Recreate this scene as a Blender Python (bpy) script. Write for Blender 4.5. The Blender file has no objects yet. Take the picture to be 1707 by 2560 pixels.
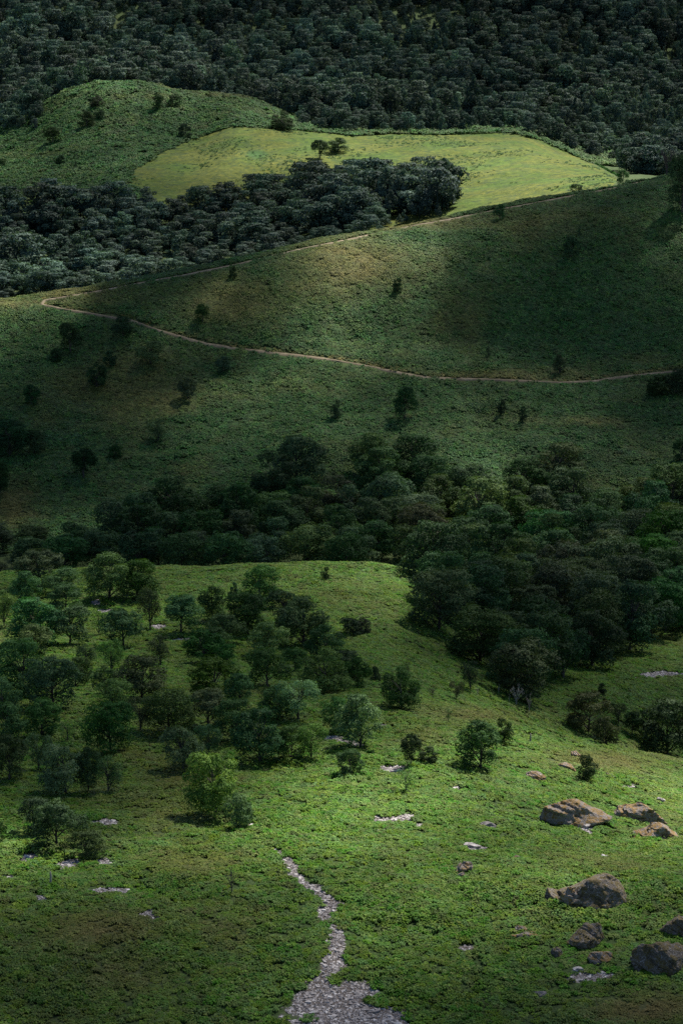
import bpy, math, random
import numpy as np
from mathutils import Vector
C = bpy.context.scene.collection
SC = bpy.context.scene
rad = math.radians

# ------------------------------------------------------------------ camera, sky, sun, exposure
PW, PH, F, PITCH, CZ = 1707.0, 2560.0, 6000.0, rad(13.0), 200.0
cam_d = bpy.data.cameras.new('camera'); cam = bpy.data.objects.new('camera', cam_d); C.objects.link(cam)
cam_d.sensor_fit = 'VERTICAL'; cam_d.sensor_height = 24.0; cam_d.lens = 24.0 * F / PH
cam_d.clip_start = 1.0; cam_d.clip_end = 9000.0
cam.location = (0, 0, CZ); cam.rotation_euler = (rad(90) - PITCH, 0, 0)
SC.camera = cam
SUN_EL, SUN_AZ = rad(54), rad(36)                     # azimuth clockwise from the view direction (+Y)
SDIR = np.array([math.sin(SUN_AZ) * math.cos(SUN_EL), math.cos(SUN_AZ) * math.cos(SUN_EL), math.sin(SUN_EL)])
world = bpy.data.worlds.new('World'); SC.world = world; world.use_nodes = True
wn = world.node_tree
sky = wn.nodes.new('ShaderNodeTexSky'); sky.sky_type = 'NISHITA'; sky.sun_disc = False
sky.sun_elevation = SUN_EL; sky.sun_rotation = SUN_AZ; sky.altitude = 200; sky.air_density = 0.8; sky.dust_density = 0.1
bg = wn.nodes['Background']; bg.inputs['Strength'].default_value = 0.05
wn.links.new(sky.outputs[0], bg.inputs['Color'])
sun_d = bpy.data.lights.new('sun', 'SUN'); sun_d.energy = 5.0; sun_d.angle = rad(0.53); sun_d.color = (1.0, 0.94, 0.84)
sun = bpy.data.objects.new('sun', sun_d); C.objects.link(sun)
sun.rotation_euler = Vector(SDIR).to_track_quat('Z', 'Y').to_euler()
SC.view_settings.view_transform = 'Standard'; SC.view_settings.look = 'None'
SC.view_settings.exposure = 1.68; SC.view_settings.gamma = 1.0
cy = SC.cycles
cy.max_bounces = 5; cy.diffuse_bounces = 3; cy.glossy_bounces = 1; cy.transmission_bounces = 2; cy.volume_bounces = 0
cy.transparent_max_bounces = 12; cy.use_denoising = False; cy.use_adaptive_sampling = False; cy.caustics_reflective = False; cy.caustics_refractive = False

rng = np.random.default_rng(7)
random.seed(7)

# ------------------------------------------------------------------ numeric helpers
def vnoise(x, y, seed=0):
    xi = np.floor(x).astype(np.int64); yi = np.floor(y).astype(np.int64)
    fx = x - xi; fy = y - yi
    fx = fx * fx * (3 - 2 * fx); fy = fy * fy * (3 - 2 * fy)
    def h(a, b):
        n = (a * 374761393 + b * 668265263 + seed * 974634777) & 0x7fffffff
        n = ((n ^ (n >> 13)) * 1274126177) & 0x7fffffff
        return ((n ^ (n >> 16)) & 0xffff) / 32767.5 - 1.0
    return (h(xi, yi) * (1 - fx) + h(xi + 1, yi) * fx) * (1 - fy) + (h(xi, yi + 1) * (1 - fx) + h(xi + 1, yi + 1) * fx) * fy
def fbm(x, y, scale, octv=4, seed=0):
    s = 0; a = 1.0; t = 0
    for o in range(octv):
        s = s + a * vnoise(x / scale + 17.3 * o, y / scale - 9.1 * o, seed + o); t += a
        a *= 0.5; scale *= 0.5
    return s / t * 1.5
def sstep(a, b, x):
    t = np.clip((x - a) / (b - a), 0, 1); return t * t * (3 - 2 * t)
def pchip_slopes(X, Y):                                # along the last axis
    h = np.diff(X); d = np.diff(Y) / h
    m = np.zeros_like(Y)
    w1 = 2 * h[..., 1:] + h[..., :-1]; w2 = h[..., 1:] + 2 * h[..., :-1]
    a, b = d[..., :-1], d[..., 1:]
    ok = a * b > 0
    den = np.where(ok, w1 / np.where(ok, a, 1) + w2 / np.where(ok, b, 1), 1)
    m[..., 1:-1] = np.where(ok, (w1 + w2) / den, 0)
    m[..., 0] = d[..., 0]; m[..., -1] = d[..., -1]
    return m
def pchip1(xs, ys, x):
    xs = np.asarray(xs, float); ys = np.asarray(ys, float); m = pchip_slopes(xs, ys)
    x = np.clip(x, xs[0], xs[-1]); k = np.clip(np.searchsorted(xs, x) - 1, 0, len(xs) - 2)
    h = xs[k + 1] - xs[k]; t = (x - xs[k]) / h
    return ((1 + 2 * t) * (1 - t) ** 2 * ys[k] + t * (1 - t) ** 2 * h * m[k] + t * t * (3 - 2 * t) * ys[k + 1] + t * t * (t - 1) * h * m[k + 1])
SP, CP = math.sin(PITCH), math.cos(PITCH)
def slope_of_v(v):
    b = (PH / 2 - v) / F
    return (b * CP - SP) / (b * SP + CP)
def project(x, y, z):                                  # world -> photograph pixel
    zz = z - CZ
    dep = y * CP - zz * SP; up = y * SP + zz * CP
    return PW / 2 + F * x / dep, PH / 2 - F * up / dep

# ------------------------------------------------------------------ the lie of the land: survey lines across the valley
LINES = [  # each: points (x, distance, v) seen from the viewpoint
 [(0, 235, 2560), (1707, 235, 2560)],
 [(0, 266, 2250), (1707, 266, 2255)],
 [(0, 300, 2050), (900, 300, 2055), (1707, 308, 2105)],
 [(0, 335, 1900), (1100, 336, 1900), (1300, 340, 1915), (1500, 346, 1950), (1707, 352, 1992)],
 [(0, 365, 1790), (600, 365, 1785), (1000, 370, 1779), (1250, 378, 1800), (1450, 388, 1850), (1707, 400, 1906)],
 [(0, 405, 1708), (900, 408, 1710), (1100, 414, 1750), (1300, 422, 1820), (1500, 432, 1885), (1707, 444, 1935)],
 [(0, 460, 1600), (900, 462, 1600), (1100, 465, 1645), (1300, 470, 1705), (1707, 490, 1730)],
 [(0, 525, 1448), (300, 525, 1430), (600, 527, 1419), (800, 527, 1416), (960, 527, 1426), (1060, 527, 1448), (1300, 540, 1590), (1707, 560, 1575)],
 [(0, 590, 1520), (1100, 590, 1520), (1300, 595, 1500), (1707, 600, 1480)],
 [(0, 660, 1440), (900, 660, 1440), (1300, 660, 1420), (1707, 660, 1390)],
 [(0, 720, 1330), (900, 720, 1320), (1707, 720, 1300)],
 [(0, 790, 1120), (900, 790, 1095), (1707, 790, 1085)],
 [(0, 855, 905), (900, 858, 885), (1707, 862, 885)],
 [(0, 900, 752), (272, 915, 713), (599, 930, 650), (871, 945, 591), (1132, 960, 540), (1306, 972, 507), (1524, 985, 467), (1707, 1000, 430)],
 [(0, 950, 825), (272, 965, 785), (599, 980, 715), (871, 995, 650), (1132, 1010, 590), (1306, 1022, 550), (1524, 1040, 500), (1707, 1060, 465)],
 [(0, 1075, 735), (300, 1080, 700), (600, 1085, 640), (900, 1090, 575), (1132, 1095, 533), (1306, 1100, 496), (1524, 1105, 455), (1707, 1110, 450)],
 [(0, 1200, 530), (600, 1200, 500), (1100, 1200, 462), (1400, 1210, 425), (1707, 1220, 440)],
 [(0, 1400, 400), (300, 1400, 345), (480, 1400, 345), (600, 1400, 318), (800, 1400, 333), (980, 1400, 337), (1300, 1400, 334), (1400, 1400, 368), (1540, 1400, 400), (1707, 1400, 400)],
 [(-300, 1500, 420), (0, 1500, 330), (65, 1500, 294), (163, 1500, 236), (272, 1500, 213), (360, 1500, 210), (435, 1500, 226), (600, 1500, 246), (740, 1500, 296), (980, 1500, 320), (1300, 1500, 315), (1707, 1500, 375)],
 [(-300, 1570, 420), (0, 1570, 315), (163, 1570, 270), (360, 1570, 245), (600, 1570, 262), (740, 1570, 290), (1000, 1570, 290), (1707, 1570, 340)],
 [(0, 1700, 215), (900, 1700, 195), (1707, 1700, 235)],
 [(0, 1960, -90), (1707, 1960, -90)],
]
NCI, NR = 1150, 1300
qi = np.linspace(-1360, 1360, NCI)
qo = np.concatenate([np.linspace(-4200, -1360, 40)[:-1], qi, np.linspace(1360, 4200, 40)[1:]])
Q = qo; NC = len(Q)
DR = np.concatenate([np.array([4, 12, 25, 40, 60, 85, 110, 135, 160, 180, 200, 212.0]), np.geomspace(220, 2050, NR), np.linspace(2080, 3400, 24)])
DR = np.unique(DR); NRR = len(DR)
def build_height():
    kD = []; kz = []
    def add(D, z): kD.append(np.broadcast_to(D, NC).astype(float)); kz.append(np.broadcast_to(z, NC).astype(float))
    add(2, -2.2); add(60, -43); add(150, -89); add(200, -104)
    for L in LINES:
        a = np.array(L, float)
        u = PW / 2 + Q
        for _ in range(4):
            v = pchip1(a[:, 0], a[:, 2], u) if len(a) > 2 else np.interp(u, a[:, 0], a[:, 2])
            u = PW / 2 + Q * (1 + (PH / 2 - v) / F * math.tan(PITCH))
        D = np.interp(u, a[:, 0], a[:, 1])
        add(D, D * slope_of_v(v))
    add(2500, 120); add(3400, 260)
    X = np.stack(kD, -1); Y = np.stack(kz, -1); m = pchip_slopes(X, Y)
    Z = np.zeros((NRR, NC))
    col = np.arange(NC)
    for i, D in enumerate(DR):
        k = np.clip((X < D).sum(-1) - 1, 0, X.shape[1] - 2)
        x0 = X[col, k]; h = X[col, k + 1] - x0; t = np.clip((D - x0) / h, 0, 1)
        Z[i] = ((1 + 2 * t) * (1 - t) ** 2 * Y[col, k] + t * (1 - t) ** 2 * h * m[col, k] + t * t * (3 - 2 * t) * Y[col, k + 1] + t * t * (t - 1) * h * m[col, k + 1])
    return Z
HZ = build_height()
TQ = Q / (F * CP)                                      # x / y of each column
GX = DR[:, None] * TQ[None, :]; GY = np.broadcast_to(DR[:, None], GX.shape)
amp = 0.0011 * GY * sstep(200, 300, GY)
HZ = HZ + amp * fbm(GX, GY, 38, 4, 3)
HZ += sstep(730, 800, GY) * (1 - sstep(860, 905, GY)) * 1.6 * fbm(GX + 0.25 * GY, GY * 0.22, 30, 3, 11)     # gullies down the ridge side
HZ += sstep(210, 260, GY) * (0.16 * fbm(GX, GY, 2.6, 2, 5) + 0.30 * fbm(GX, GY, 7.5, 2, 6))                  # tussocks
HZ += CZ
LDR = np.log(DR)
def height(x, y):
    x = np.asarray(x, float); y = np.asarray(y, float)
    r = np.interp(y, DR, np.arange(NRR)); c = np.interp(x / y, TQ, np.arange(NC))
    r0 = np.clip(r.astype(int), 0, NRR - 2); c0 = np.clip(c.astype(int), 0, NC - 2); fr = r - r0; fc = c - c0
    return (HZ[r0, c0] * (1 - fc) + HZ[r0, c0 + 1] * fc) * (1 - fr) + (HZ[r0 + 1, c0] * (1 - fc) + HZ[r0 + 1, c0 + 1] * fc) * fr
def normal(x, y, e=1.5):
    zx = (height(x + e, y) - height(x - e, y)) / (2 * e); zy = (height(x, y + e) - height(x, y - e)) / (2 * e)
    n = np.stack([-zx, -zy, np.ones_like(zx)], -1); return n / np.linalg.norm(n, axis=-1, keepdims=True)
def ground_at(u, v, dmin=215.0, dmax=2100.0):          # first ground point on the line of sight
    a = (u - PW / 2) / F; b = (PH / 2 - v) / F
    dy = b * SP + CP; dz = b * CP - SP
    D = np.geomspace(dmin, dmax, 5000)
    x = a * D / dy; z = CZ + D * dz / dy
    below = z <= height(x, D)
    k = int(np.argmax(below)) if below.any() else len(D) - 1
    return float(x[k]), float(D[k]), float(height(x[k], D[k]))
def crest_at(u, v, band, dmin, dmax):
    """ground point for a base that may lie just past a crest: the first hit at or a little below v"""
    for dv in range(0, band, 3):
        x, y, z = ground_at(u, v + dv, dmin, dmax)
        if y < dmax * 0.999: return x, y, z
    return ground_at(u, v, dmin, dmax)

# ------------------------------------------------------------------ areas of ground cover (all evaluated from world positions)
def in_poly(px, py, poly):
    inside = np.zeros(np.shape(px), bool); n = len(poly); j = n - 1
    for i in range(n):
        xi, yi = poly[i]; xj, yj = poly[j]
        c = ((yi > py) != (yj > py)) & (px < (xj - xi) * (py - yi) / (yj - yi + 1e-9) + xi)
        inside ^= c; j = i
    return inside
FIELD = [(330, 428), (400, 385), (480, 347), (580, 317), (700, 323), (800, 331), (880, 341), (980, 335), (1100, 338), (1230, 331), (1290, 335), (1345, 350), (1400, 374), (1480, 410), (1530, 438), (1540, 450), (1520, 475), (1140, 560), (900, 600), (500, 560), (330, 470)]
TRACK = [(695, 2128, 17), (730, 2165, 17), (735, 2190, 18), (770, 2215, 12), (800, 2232, 28), (825, 2258, 32), (805, 2280, 20), (815, 2302, 9), (838, 2330, 20), (835, 2375, 28), (840, 2415, 32), (815, 2445, 22), (800, 2480, 52), (850, 2520, 145), (860, 2570, 160), (870, 2640, 190)]
PATCHES = [(262, 2055, 46, 9), (165, 2162, 40, 13), (80, 2147, 30, 8), (272, 2155, 24, 9), (15, 2194, 24, 6), (265, 2227, 66, 6), (110, 2245, 16, 6), (372, 2285, 42, 15),
           (975, 1925, 34, 12), (965, 1815, 22, 9), (990, 2048, 58, 10), (950, 2078, 16, 5), (1040, 2062, 16, 5), (240, 1508, 22, 10), (268, 1526, 26, 6), (80, 1518, 20, 7), (832, 1848, 34, 8), (885, 1860, 30, 8),
           (1140, 1970, 22, 4), (1570, 1966, 30, 6), (1650, 1688, 62, 9), (450, 1600, 30, 6), (390, 1565, 24, 6), (1185, 2120, 34, 9), (1460, 2070, 30, 10), (1490, 2440, 60, 14), (1170, 2370, 30, 6), (985, 2108, 14, 3), (1125, 2122, 20, 4), (620, 2060, 14, 6), (1515, 2140, 12, 6)]
LOWPATH = [(112, 752), (104, 762), (160, 774), (240, 787), (330, 803), (400, 828), (470, 848), (520, 862), (620, 876), (700, 885), (780, 894), (850, 904), (930, 918), (1010, 936), (1060, 944), (1110, 947), (1250, 951), (1400, 957), (1480, 954), (1540, 945), (1620, 936), (1707, 927), (1800, 918)]
HIGHPATH = [(112, 752), (200, 737), (272, 724), (360, 707), (470, 687), (600, 660), (700, 636), (760, 622), (871, 600), (960, 580), (1050, 562), (1132, 548), (1220, 530), (1306, 514), (1420, 492), (1524, 473), (1620, 452)]
def poly_pts(pts, n):
    a = np.array(pts, float); s = np.r_[0, np.cumsum(np.hypot(*np.diff(a[:, :2], axis=0).T))]
    t = np.linspace(0, s[-1], n); return np.stack([np.interp(t, s, a[:, k]) for k in range(a.shape[1])], -1)
def dist_line(u, v, pts, n=160, sy=1.0):
    p = poly_pts(pts, n); best = np.full(np.shape(u), 1e9)
    for a, b in zip(p[:, 0], p[:, 1]):
        best = np.minimum(best, (u - a) ** 2 + ((v - b) * sy) ** 2)
    return np.sqrt(best)
def scree_mask(u, v, x, y):
    w = fbm(x, y, 3.0, 3, 41)
    m = np.full(np.shape(u), -1.0)
    p = poly_pts(TRACK, 90)
    for a, b, r in p: m = np.maximum(m, 1 - np.hypot(u - a, (v - b) * 1.6) / r)
    for a, b, rx, ry in PATCHES: m = np.maximum(m, 1 - np.hypot((u - a) / rx, (v - b) / ry))
    m = np.where((y < 215) | (y > 560), -1, m)
    return sstep(-0.05, 0.22, m - .05 + 0.6 * w)
BROWN = [  # u, v, ru, rv, strength : drier, browner ground; the upper ridge spot also paints its sunlit patch golden
 (250, 2330, 190, 60, .8), (470, 2150, 150, 45, .7), (300, 2430, 150, 60, .5), (560, 2330, 140, 60, .6), (420, 2040, 130, 40, .5), (1060, 1850, 90, 35, .6), (1500, 1900, 230, 28, .75), (1180, 1790, 180, 25, .6),
 (980, 2210, 120, 50, .35), (1500, 2170, 140, 40, .45), (1420, 2160, 80, 30, .5), (1620, 2530, 200, 45, .9), (470, 1950, 120, 30, .5), (250, 2100, 180, 40, .35),
 (330, 1000, 190, 110, .8), (560, 760, 130, 60, .7), (900, 660, 160, 90, .75), (250, 740, 220, 30, .7), (1150, 800, 90, 60, .6), (1000, 560, 300, 25, .9), (1460, 1055, 110, 14, .8), (1180, 860, 40, 50, .5),
 (30, 1270, 70, 60, 1.0), (480, 1180, 60, 40, .5), (130, 1050, 80, 30, .5), (1250, 940, 250, 14, .7), (1600, 900, 90, 20, .6), (1300, 560, 200, 40, .5), (0, 760, 120, 20, .8), (400, 235, 120, 18, .4), (560, 240, 90, 12, .6)]
def tint_mask(u, v, x, y):
    t = np.zeros(np.shape(u))
    for a, b, ru, rv, s in BROWN: t = np.maximum(t, s * np.exp(-(((u - a) / ru) ** 2 + ((v - b) / rv) ** 2)))
    t = t + 0.30 * fbm(x, y, 26, 4, 51) + .16 * fbm(x, y, 6, 3, 52)
    k = (y > 790) & (y < 1010) & (np.abs(v - 850) < 150)            # worn bank cut into the slope above the path
    if k.any(): t[k] = np.maximum(t[k], 1.1 * np.exp(-(dist_line(u[k], v[k] + 7, LOWPATH, 110, 1.2) / 7) ** 2))
    return np.clip(t, 0, 1)

# ------------------------------------------------------------------ materials
def new_mat(name):
    m = bpy.data.materials.new(name); m.use_nodes = True; nt = m.node_tree; nt.nodes.clear()
    out = nt.nodes.new('ShaderNodeOutputMaterial'); return m, nt, out
class NT:
    def __init__(s, nt): s.nt = nt
    def n(s, t, **k):
        nd = s.nt.nodes.new('ShaderNode' + t)
        for a, b in k.items():
            if a == 'ins':
                for i, val in b.items():
                    if hasattr(val, 'is_linked') or hasattr(val, 'links'): s.nt.links.new(val, nd.inputs[i])
                    else: nd.inputs[i].default_value = val
            else: setattr(nd, a, b)
        return nd
    def noise(s, vec, scale, detail=4, rough=.55):
        return s.n('TexNoise', ins={'Vector': vec, 'Scale': scale, 'Detail': detail, 'Roughness': rough}).outputs['Fac']
    def ramp(s, fac, stops):
        r = s.n('ValToRGB'); e = r.color_ramp.elements
        e[0].position, e[0].color = stops[0][0], (*stops[0][1], 1); e[1].position, e[1].color = stops[-1][0], (*stops[-1][1], 1)
        for p, c in stops[1:-1]:
            k = e.new(p); k.color = (*c, 1)
        s.nt.links.new(fac, r.inputs['Fac']); return r.outputs['Color']
    def mix(s, fac, a, b, blend='MIX'):
        m = s.n('Mix', data_type='RGBA', blend_type=blend)
        for sock, val in ((m.inputs[0], fac), (m.inputs[6], a), (m.inputs[7], b)):
            if hasattr(val, 'links'): s.nt.links.new(val, sock)
            else: sock.default_value = val if not isinstance(val, tuple) or len(val) == 4 else (*val, 1)
        return m.outputs[2]
    def math(s, op, a, b=0.0):
        m = s.n('Math', operation=op)
        for i, val in enumerate((a, b)):
            if hasattr(val, 'links'): s.nt.links.new(val, m.inputs[i])
            else: m.inputs[i].default_value = val
        return m.outputs[0]
    def attr(s, name, kind='GEOMETRY'): return s.n('Attribute', attribute_type=kind, attribute_name=name)

def mat_ground(name, kind):
    m, nt, out = new_mat(name); k = NT(nt)
    pos = k.n('NewGeometry').outputs['Position']
    tint = k.attr('tint').outputs['Fac']
    n1 = k.noise(pos, 0.35, 6, .65); n2 = k.noise(pos, 2.2, 4, .6); n3 = k.noise(pos, 0.03, 4, .5)
    if kind == 'field':
        c = k.ramp(n1, [(.3, (.034, .050, .007)), (.5, (.074, .090, .011)), (.72, (.130, .130, .022))])
        wet = k.attr('wet').outputs['Fac']
        c = k.mix(k.ramp(n3, [(.42, (0, 0, 0)), (.62, (.8, .8, .8))]), c, k.mix(1.0, c, (.55, .95, .7, 1), 'MULTIPLY'))
        c = k.mix(wet, c, (.036, .085, .018, 1))
        tus = k.ramp(k.noise(pos, 0.22, 6, .8), [(.50, (0, 0, 0)), (.57, (1, 1, 1))])
        c = k.mix(k.math('MULTIPLY', tus, .7), c, (.026, .046, .014, 1))
    else:
        g = k.ramp(n2, [(.3, (.018, .032, .010)), (.55, (.040, .070, .018)), (.75, (.070, .105, .030))])
        b = k.ramp(n2, [(.3, (.030, .030, .012)), (.55, (.075, .070, .026)), (.75, (.12, .105, .045))])
        c = k.mix(tint, g, b)
        c = k.mix(k.math('MULTIPLY', n1, .5), c, (.03, .045, .015, 1))
    sc = k.attr('scree').outputs['Fac']
    stone = k.ramp(k.noise(pos, 2.4, 5, .7), [(.35, (.035, .028, .022)), (.5, (.085, .070, .062)), (.7, (.17, .15, .14))])
    c = k.mix(sc, c, stone)
    bsdf = k.n('BsdfPrincipled', ins={'Base Color': c, 'Roughness': .95, 'Specular IOR Level': .15})
    h = k.math('ADD', k.math('MULTIPLY', n2, .5), n1)
    bp = k.n('Bump', ins={'Height': h, 'Strength': .8, 'Distance': .5 if kind != 'field' else .9}); nt.links.new(bp.outputs[0], bsdf.inputs['Normal'])
    nt.links.new(bsdf.outputs[0], out.inputs[0]); return m
def mat_leaf(name, c_dark, c_mid, c_pale, use_object_color=True, transl=.22, instancer_tint=None, vary=1.0):
    m, nt, out = new_mat(name); k = NT(nt)
    pos = k.n('NewGeometry').outputs['Position']
    lr = k.attr('leaf_random').outputs['Fac']
    oi = k.n('ObjectInfo')
    c = k.ramp(lr, [(0, c_dark), (.55, c_mid), (1, c_pale)])  # leaf tone varies at random by clump and leaf
    if use_object_color: c = k.mix(1.0, c, oi.outputs['Color'], 'MULTIPLY')
    hsv = k.n('HueSaturation', ins={'Color': c})
    r = oi.outputs['Random']
    nt.links.new(k.math('ADD', k.math('MULTIPLY', r, .07 * vary), .5 - .035 * vary), hsv.inputs['Hue'])
    nt.links.new(k.math('ADD', k.math('MULTIPLY', k.math('FRACT', k.math('MULTIPLY', r, 7.13)), .4 * vary), 1 - .25 * vary), hsv.inputs['Saturation'])
    nt.links.new(k.math('ADD', k.math('MULTIPLY', k.math('FRACT', k.math('MULTIPLY', r, 3.77)), .7 * vary), 1 - .35 * vary), hsv.inputs['Value'])
    c = hsv.outputs['Color']
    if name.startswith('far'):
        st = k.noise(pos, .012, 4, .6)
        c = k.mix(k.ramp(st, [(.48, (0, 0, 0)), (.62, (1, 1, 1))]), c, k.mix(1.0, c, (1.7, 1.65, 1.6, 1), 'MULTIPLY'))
    if instancer_tint:
        t = k.math('MULTIPLY', k.attr(instancer_tint, 'INSTANCER').outputs['Fac'], 1.0 if name[0] == 'b' else .75)
        brown = k.ramp(lr, [(0, (.060, .058, .018)), (.6, (.112, .100, .034)), (1, (.165, .140, .055))] if name[0] == 'b' else [(0, (.050, .046, .014)), (.6, (.115, .100, .028)), (1, (.180, .150, .050))])  # dry brown; the ridge ramp is brightened to paint its sunlit patch
        c = k.mix(t, c, brown)
        big = k.noise(pos, .045, 3, .5)
        c = k.mix(k.math('MULTIPLY', big, .55), c, k.mix(1.0, c, (1.3, 1.02, .6, 1), 'MULTIPLY'))
    d = k.n('BsdfPrincipled', ins={'Base Color': c, 'Roughness': .7, 'Specular IOR Level': .1})
    tr = k.n('BsdfTranslucent', ins={'Color': k.mix(1.0, c, (1.3, 1.35, .7, 1), 'MULTIPLY')})
    mx = k.n('MixShader', ins={0: transl}); nt.links.new(d.outputs[0], mx.inputs[1]); nt.links.new(tr.outputs[0], mx.inputs[2])
    nt.links.new(mx.outputs[0], out.inputs[0]); return m
def mat_rock(name, base, moss):
    m, nt, out = new_mat(name); k = NT(nt)
    tc = k.n('TexCoord').outputs['Object']; geo = k.n('NewGeometry')
    n1 = k.noise(tc, 1.2, 6, .65); n2 = k.noise(tc, 6, 5, .7)
    c = k.ramp(n1, [(.3, tuple(.45 * x for x in base)), (.5, base), (.7, tuple(min(.6, 1.5 * x) for x in base))])
    lic = k.ramp(n2, [(.52, (0, 0, 0)), (.62, (1, 1, 1))])
    c = k.mix(k.math('MULTIPLY', lic, .75), c, (.36, .34, .32, 1))
    up = k.n('SeparateXYZ', ins={0: geo.outputs['Normal']}).outputs['Z']
    mk = k.math('MULTIPLY', k.math('GREATER_THAN', k.math('ADD', k.math('MULTIPLY', up, .08), k.math('MULTIPLY', n1, 1.0)), .55), k.ramp(n2, [(.35, (0, 0, 0)), (.5, (1, 1, 1))]))
    mc = k.ramp(k.noise(tc, 3, 4, .6), [(.35, tuple(.5 * x for x in moss)), (.65, moss)])
    c = k.mix(mk, c, mc)
    bsdf = k.n('BsdfPrincipled', ins={'Base Color': c, 'Roughness': .9, 'Specular IOR Level': .2})
    bp = k.n('Bump', ins={'Height': k.math('ADD', n1, k.math('MULTIPLY', n2, .5)), 'Strength': 1.0, 'Distance': .45}); nt.links.new(bp.outputs[0], bsdf.inputs['Normal'])
    nt.links.new(bsdf.outputs[0], out.inputs[0]); return m
def mat_simple(name, stops, scale, bump=.1, rough=.9):
    m, nt, out = new_mat(name); k = NT(nt)
    pos = k.n('NewGeometry').outputs['Position']; oi = k.n('ObjectInfo').outputs['Random']
    f = k.noise(pos, scale, 5, .65)
    c = k.ramp(k.math('ADD', k.math('MULTIPLY', f, .75), k.math('MULTIPLY', oi, .25)), stops)
    bsdf = k.n('BsdfPrincipled', ins={'Base Color': c, 'Roughness': rough, 'Specular IOR Level': .2})
    bp = k.n('Bump', ins={'Height': f, 'Strength': .7, 'Distance': bump}); nt.links.new(bp.outputs[0], bsdf.inputs['Normal'])
    nt.links.new(bsdf.outputs[0], out.inputs[0]); return m
M_GROUND = mat_ground('hill_ground', 'hill'); M_FIELD = mat_ground('pasture_grass', 'field')
M_LEAF = mat_leaf('tree_leaves', (.012, .034, .011), (.027, .064, .019), (.054, .102, .032))
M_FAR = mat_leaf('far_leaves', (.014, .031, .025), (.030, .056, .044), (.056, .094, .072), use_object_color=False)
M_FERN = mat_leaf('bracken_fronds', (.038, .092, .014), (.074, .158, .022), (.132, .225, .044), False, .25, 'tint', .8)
M_FERN_DARK = mat_leaf('ridge_bracken_fronds', (.015, .052, .015), (.032, .092, .024), (.060, .138, .036), False, .15, 'tint', .8)  # darker bluish bracken copy, the ridge's shade put into the colour
M_BARK = mat_simple('bark', [(.3, (.022, .019, .016)), (.7, (.075, .068, .060))], 3)
M_DEAD = mat_simple('weathered_dead_wood', [(.3, (.10, .095, .085)), (.7, (.30, .28, .26))], 3)
M_TWIG = mat_simple('bare_twigs', [(.3, (.028, .024, .022)), (.7, (.075, .062, .060))], 3)
M_ROCK = mat_rock('lichened_rock', (.24, .20, .175), (.26, .165, .055))
M_ROCKD = mat_rock('dark_rock', (.15, .125, .10), (.15, .115, .045))
M_STONE = mat_simple('pale_scree', [(.25, (.085, .078, .080)), (.48, (.20, .180, .175)), (.68, (.50, .47, .455))], 1.9, .05)
M_PATH = mat_simple('trodden_earth', [(.3, (.070, .055, .032)), (.5, (.14, .112, .070)), (.7, (.27, .225, .15))], .35, .1)

# ------------------------------------------------------------------ object helpers
def mesh_obj(name, verts, faces, mats, parent=None, fattr=None, smooth=False, link=True):
    me = bpy.data.meshes.new(name); verts = np.asarray(verts, np.float32); faces = np.asarray(faces, np.int32)
    me.vertices.add(len(verts)); me.vertices.foreach_set('co', verts.ravel())
    n, k = faces.shape
    me.loops.add(n * k); me.loops.foreach_set('vertex_index', faces.ravel())
    me.polygons.add(n); me.polygons.foreach_set('loop_start', np.arange(0, n * k, k, dtype=np.int32))
    if smooth: me.polygons.foreach_set('use_smooth', np.ones(n, bool))
    for a, val in (fattr or {}).items():
        at = me.attributes.new(a, 'FLOAT', 'POINT'); at.data.foreach_set('value', np.asarray(val, np.float32).ravel())
    me.update(calc_edges=True)
    for mt in (mats if isinstance(mats, (list, tuple)) else [mats]): me.materials.append(mt)
    o = bpy.data.objects.new(name, me)
    if link: C.objects.link(o)
    if parent: o.parent = parent
    return o
def tag(o, label=None, cat=None, group=None, kind=None):
    if label: o['label'] = label
    if cat: o['category'] = cat
    if group: o['group'] = group
    if kind: o['kind'] = kind
    return o
def smooth_angle(o): pass

# ------------------------------------------------------------------ terrain: one grid, cut into the pieces of land
U, V = project(GX, GY, HZ)
inner = (np.abs(Q) < 1361)
tint = tint_mask(U, V, GX, GY) * (GY > 215)
scree = np.zeros_like(GX); near_rows = (DR > 215) & (DR < 560)
sub = np.ix_(near_rows, inner)
scree[sub] = scree_mask(U[sub], V[sub], GX[sub], GY[sub])
wet = np.exp(-(np.hypot((U - 642) / 27, (V - 385) / 11)) ** 6) * (GY > 1100)
wobble = 4 * fbm(GX, GY, 30, 3, 61)
field = in_poly(U + wobble, V + wobble * .5, FIELD) & (GY > 1030) & (GY < 1480)
idx = np.arange(NRR * NC).reshape(NRR, NC)
quads = np.stack([idx[:-1, :-1], idx[:-1, 1:], idx[1:, 1:], idx[1:, :-1]], -1).reshape(-1, 4)
fq = field[:-1, :-1].ravel()
Dq = GY[:-1, :-1].ravel()
VV = np.stack([GX, GY, HZ], -1).reshape(-1, 3)
def terrain(name, sel, mat):
    f = quads[sel]; used, inv = np.unique(f, return_inverse=True); inv = inv.reshape(f.shape)
    o = mesh_obj(name, VV[used], inv, mat, fattr={'tint': tint.ravel()[used], 'scree': scree.ravel()[used], 'wet': wet.ravel()[used]}, smooth=True)
    return tag(o, kind='structure')
terrain('near_hill', Dq < 600, M_GROUND)
terrain('ridge_hill', (Dq >= 600) & (Dq < 1000), M_GROUND)
terrain('far_hillside', (Dq >= 1000) & ~fq, M_GROUND)
terrain('pasture_field', (Dq >= 1000) & fq, M_FIELD)

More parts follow.
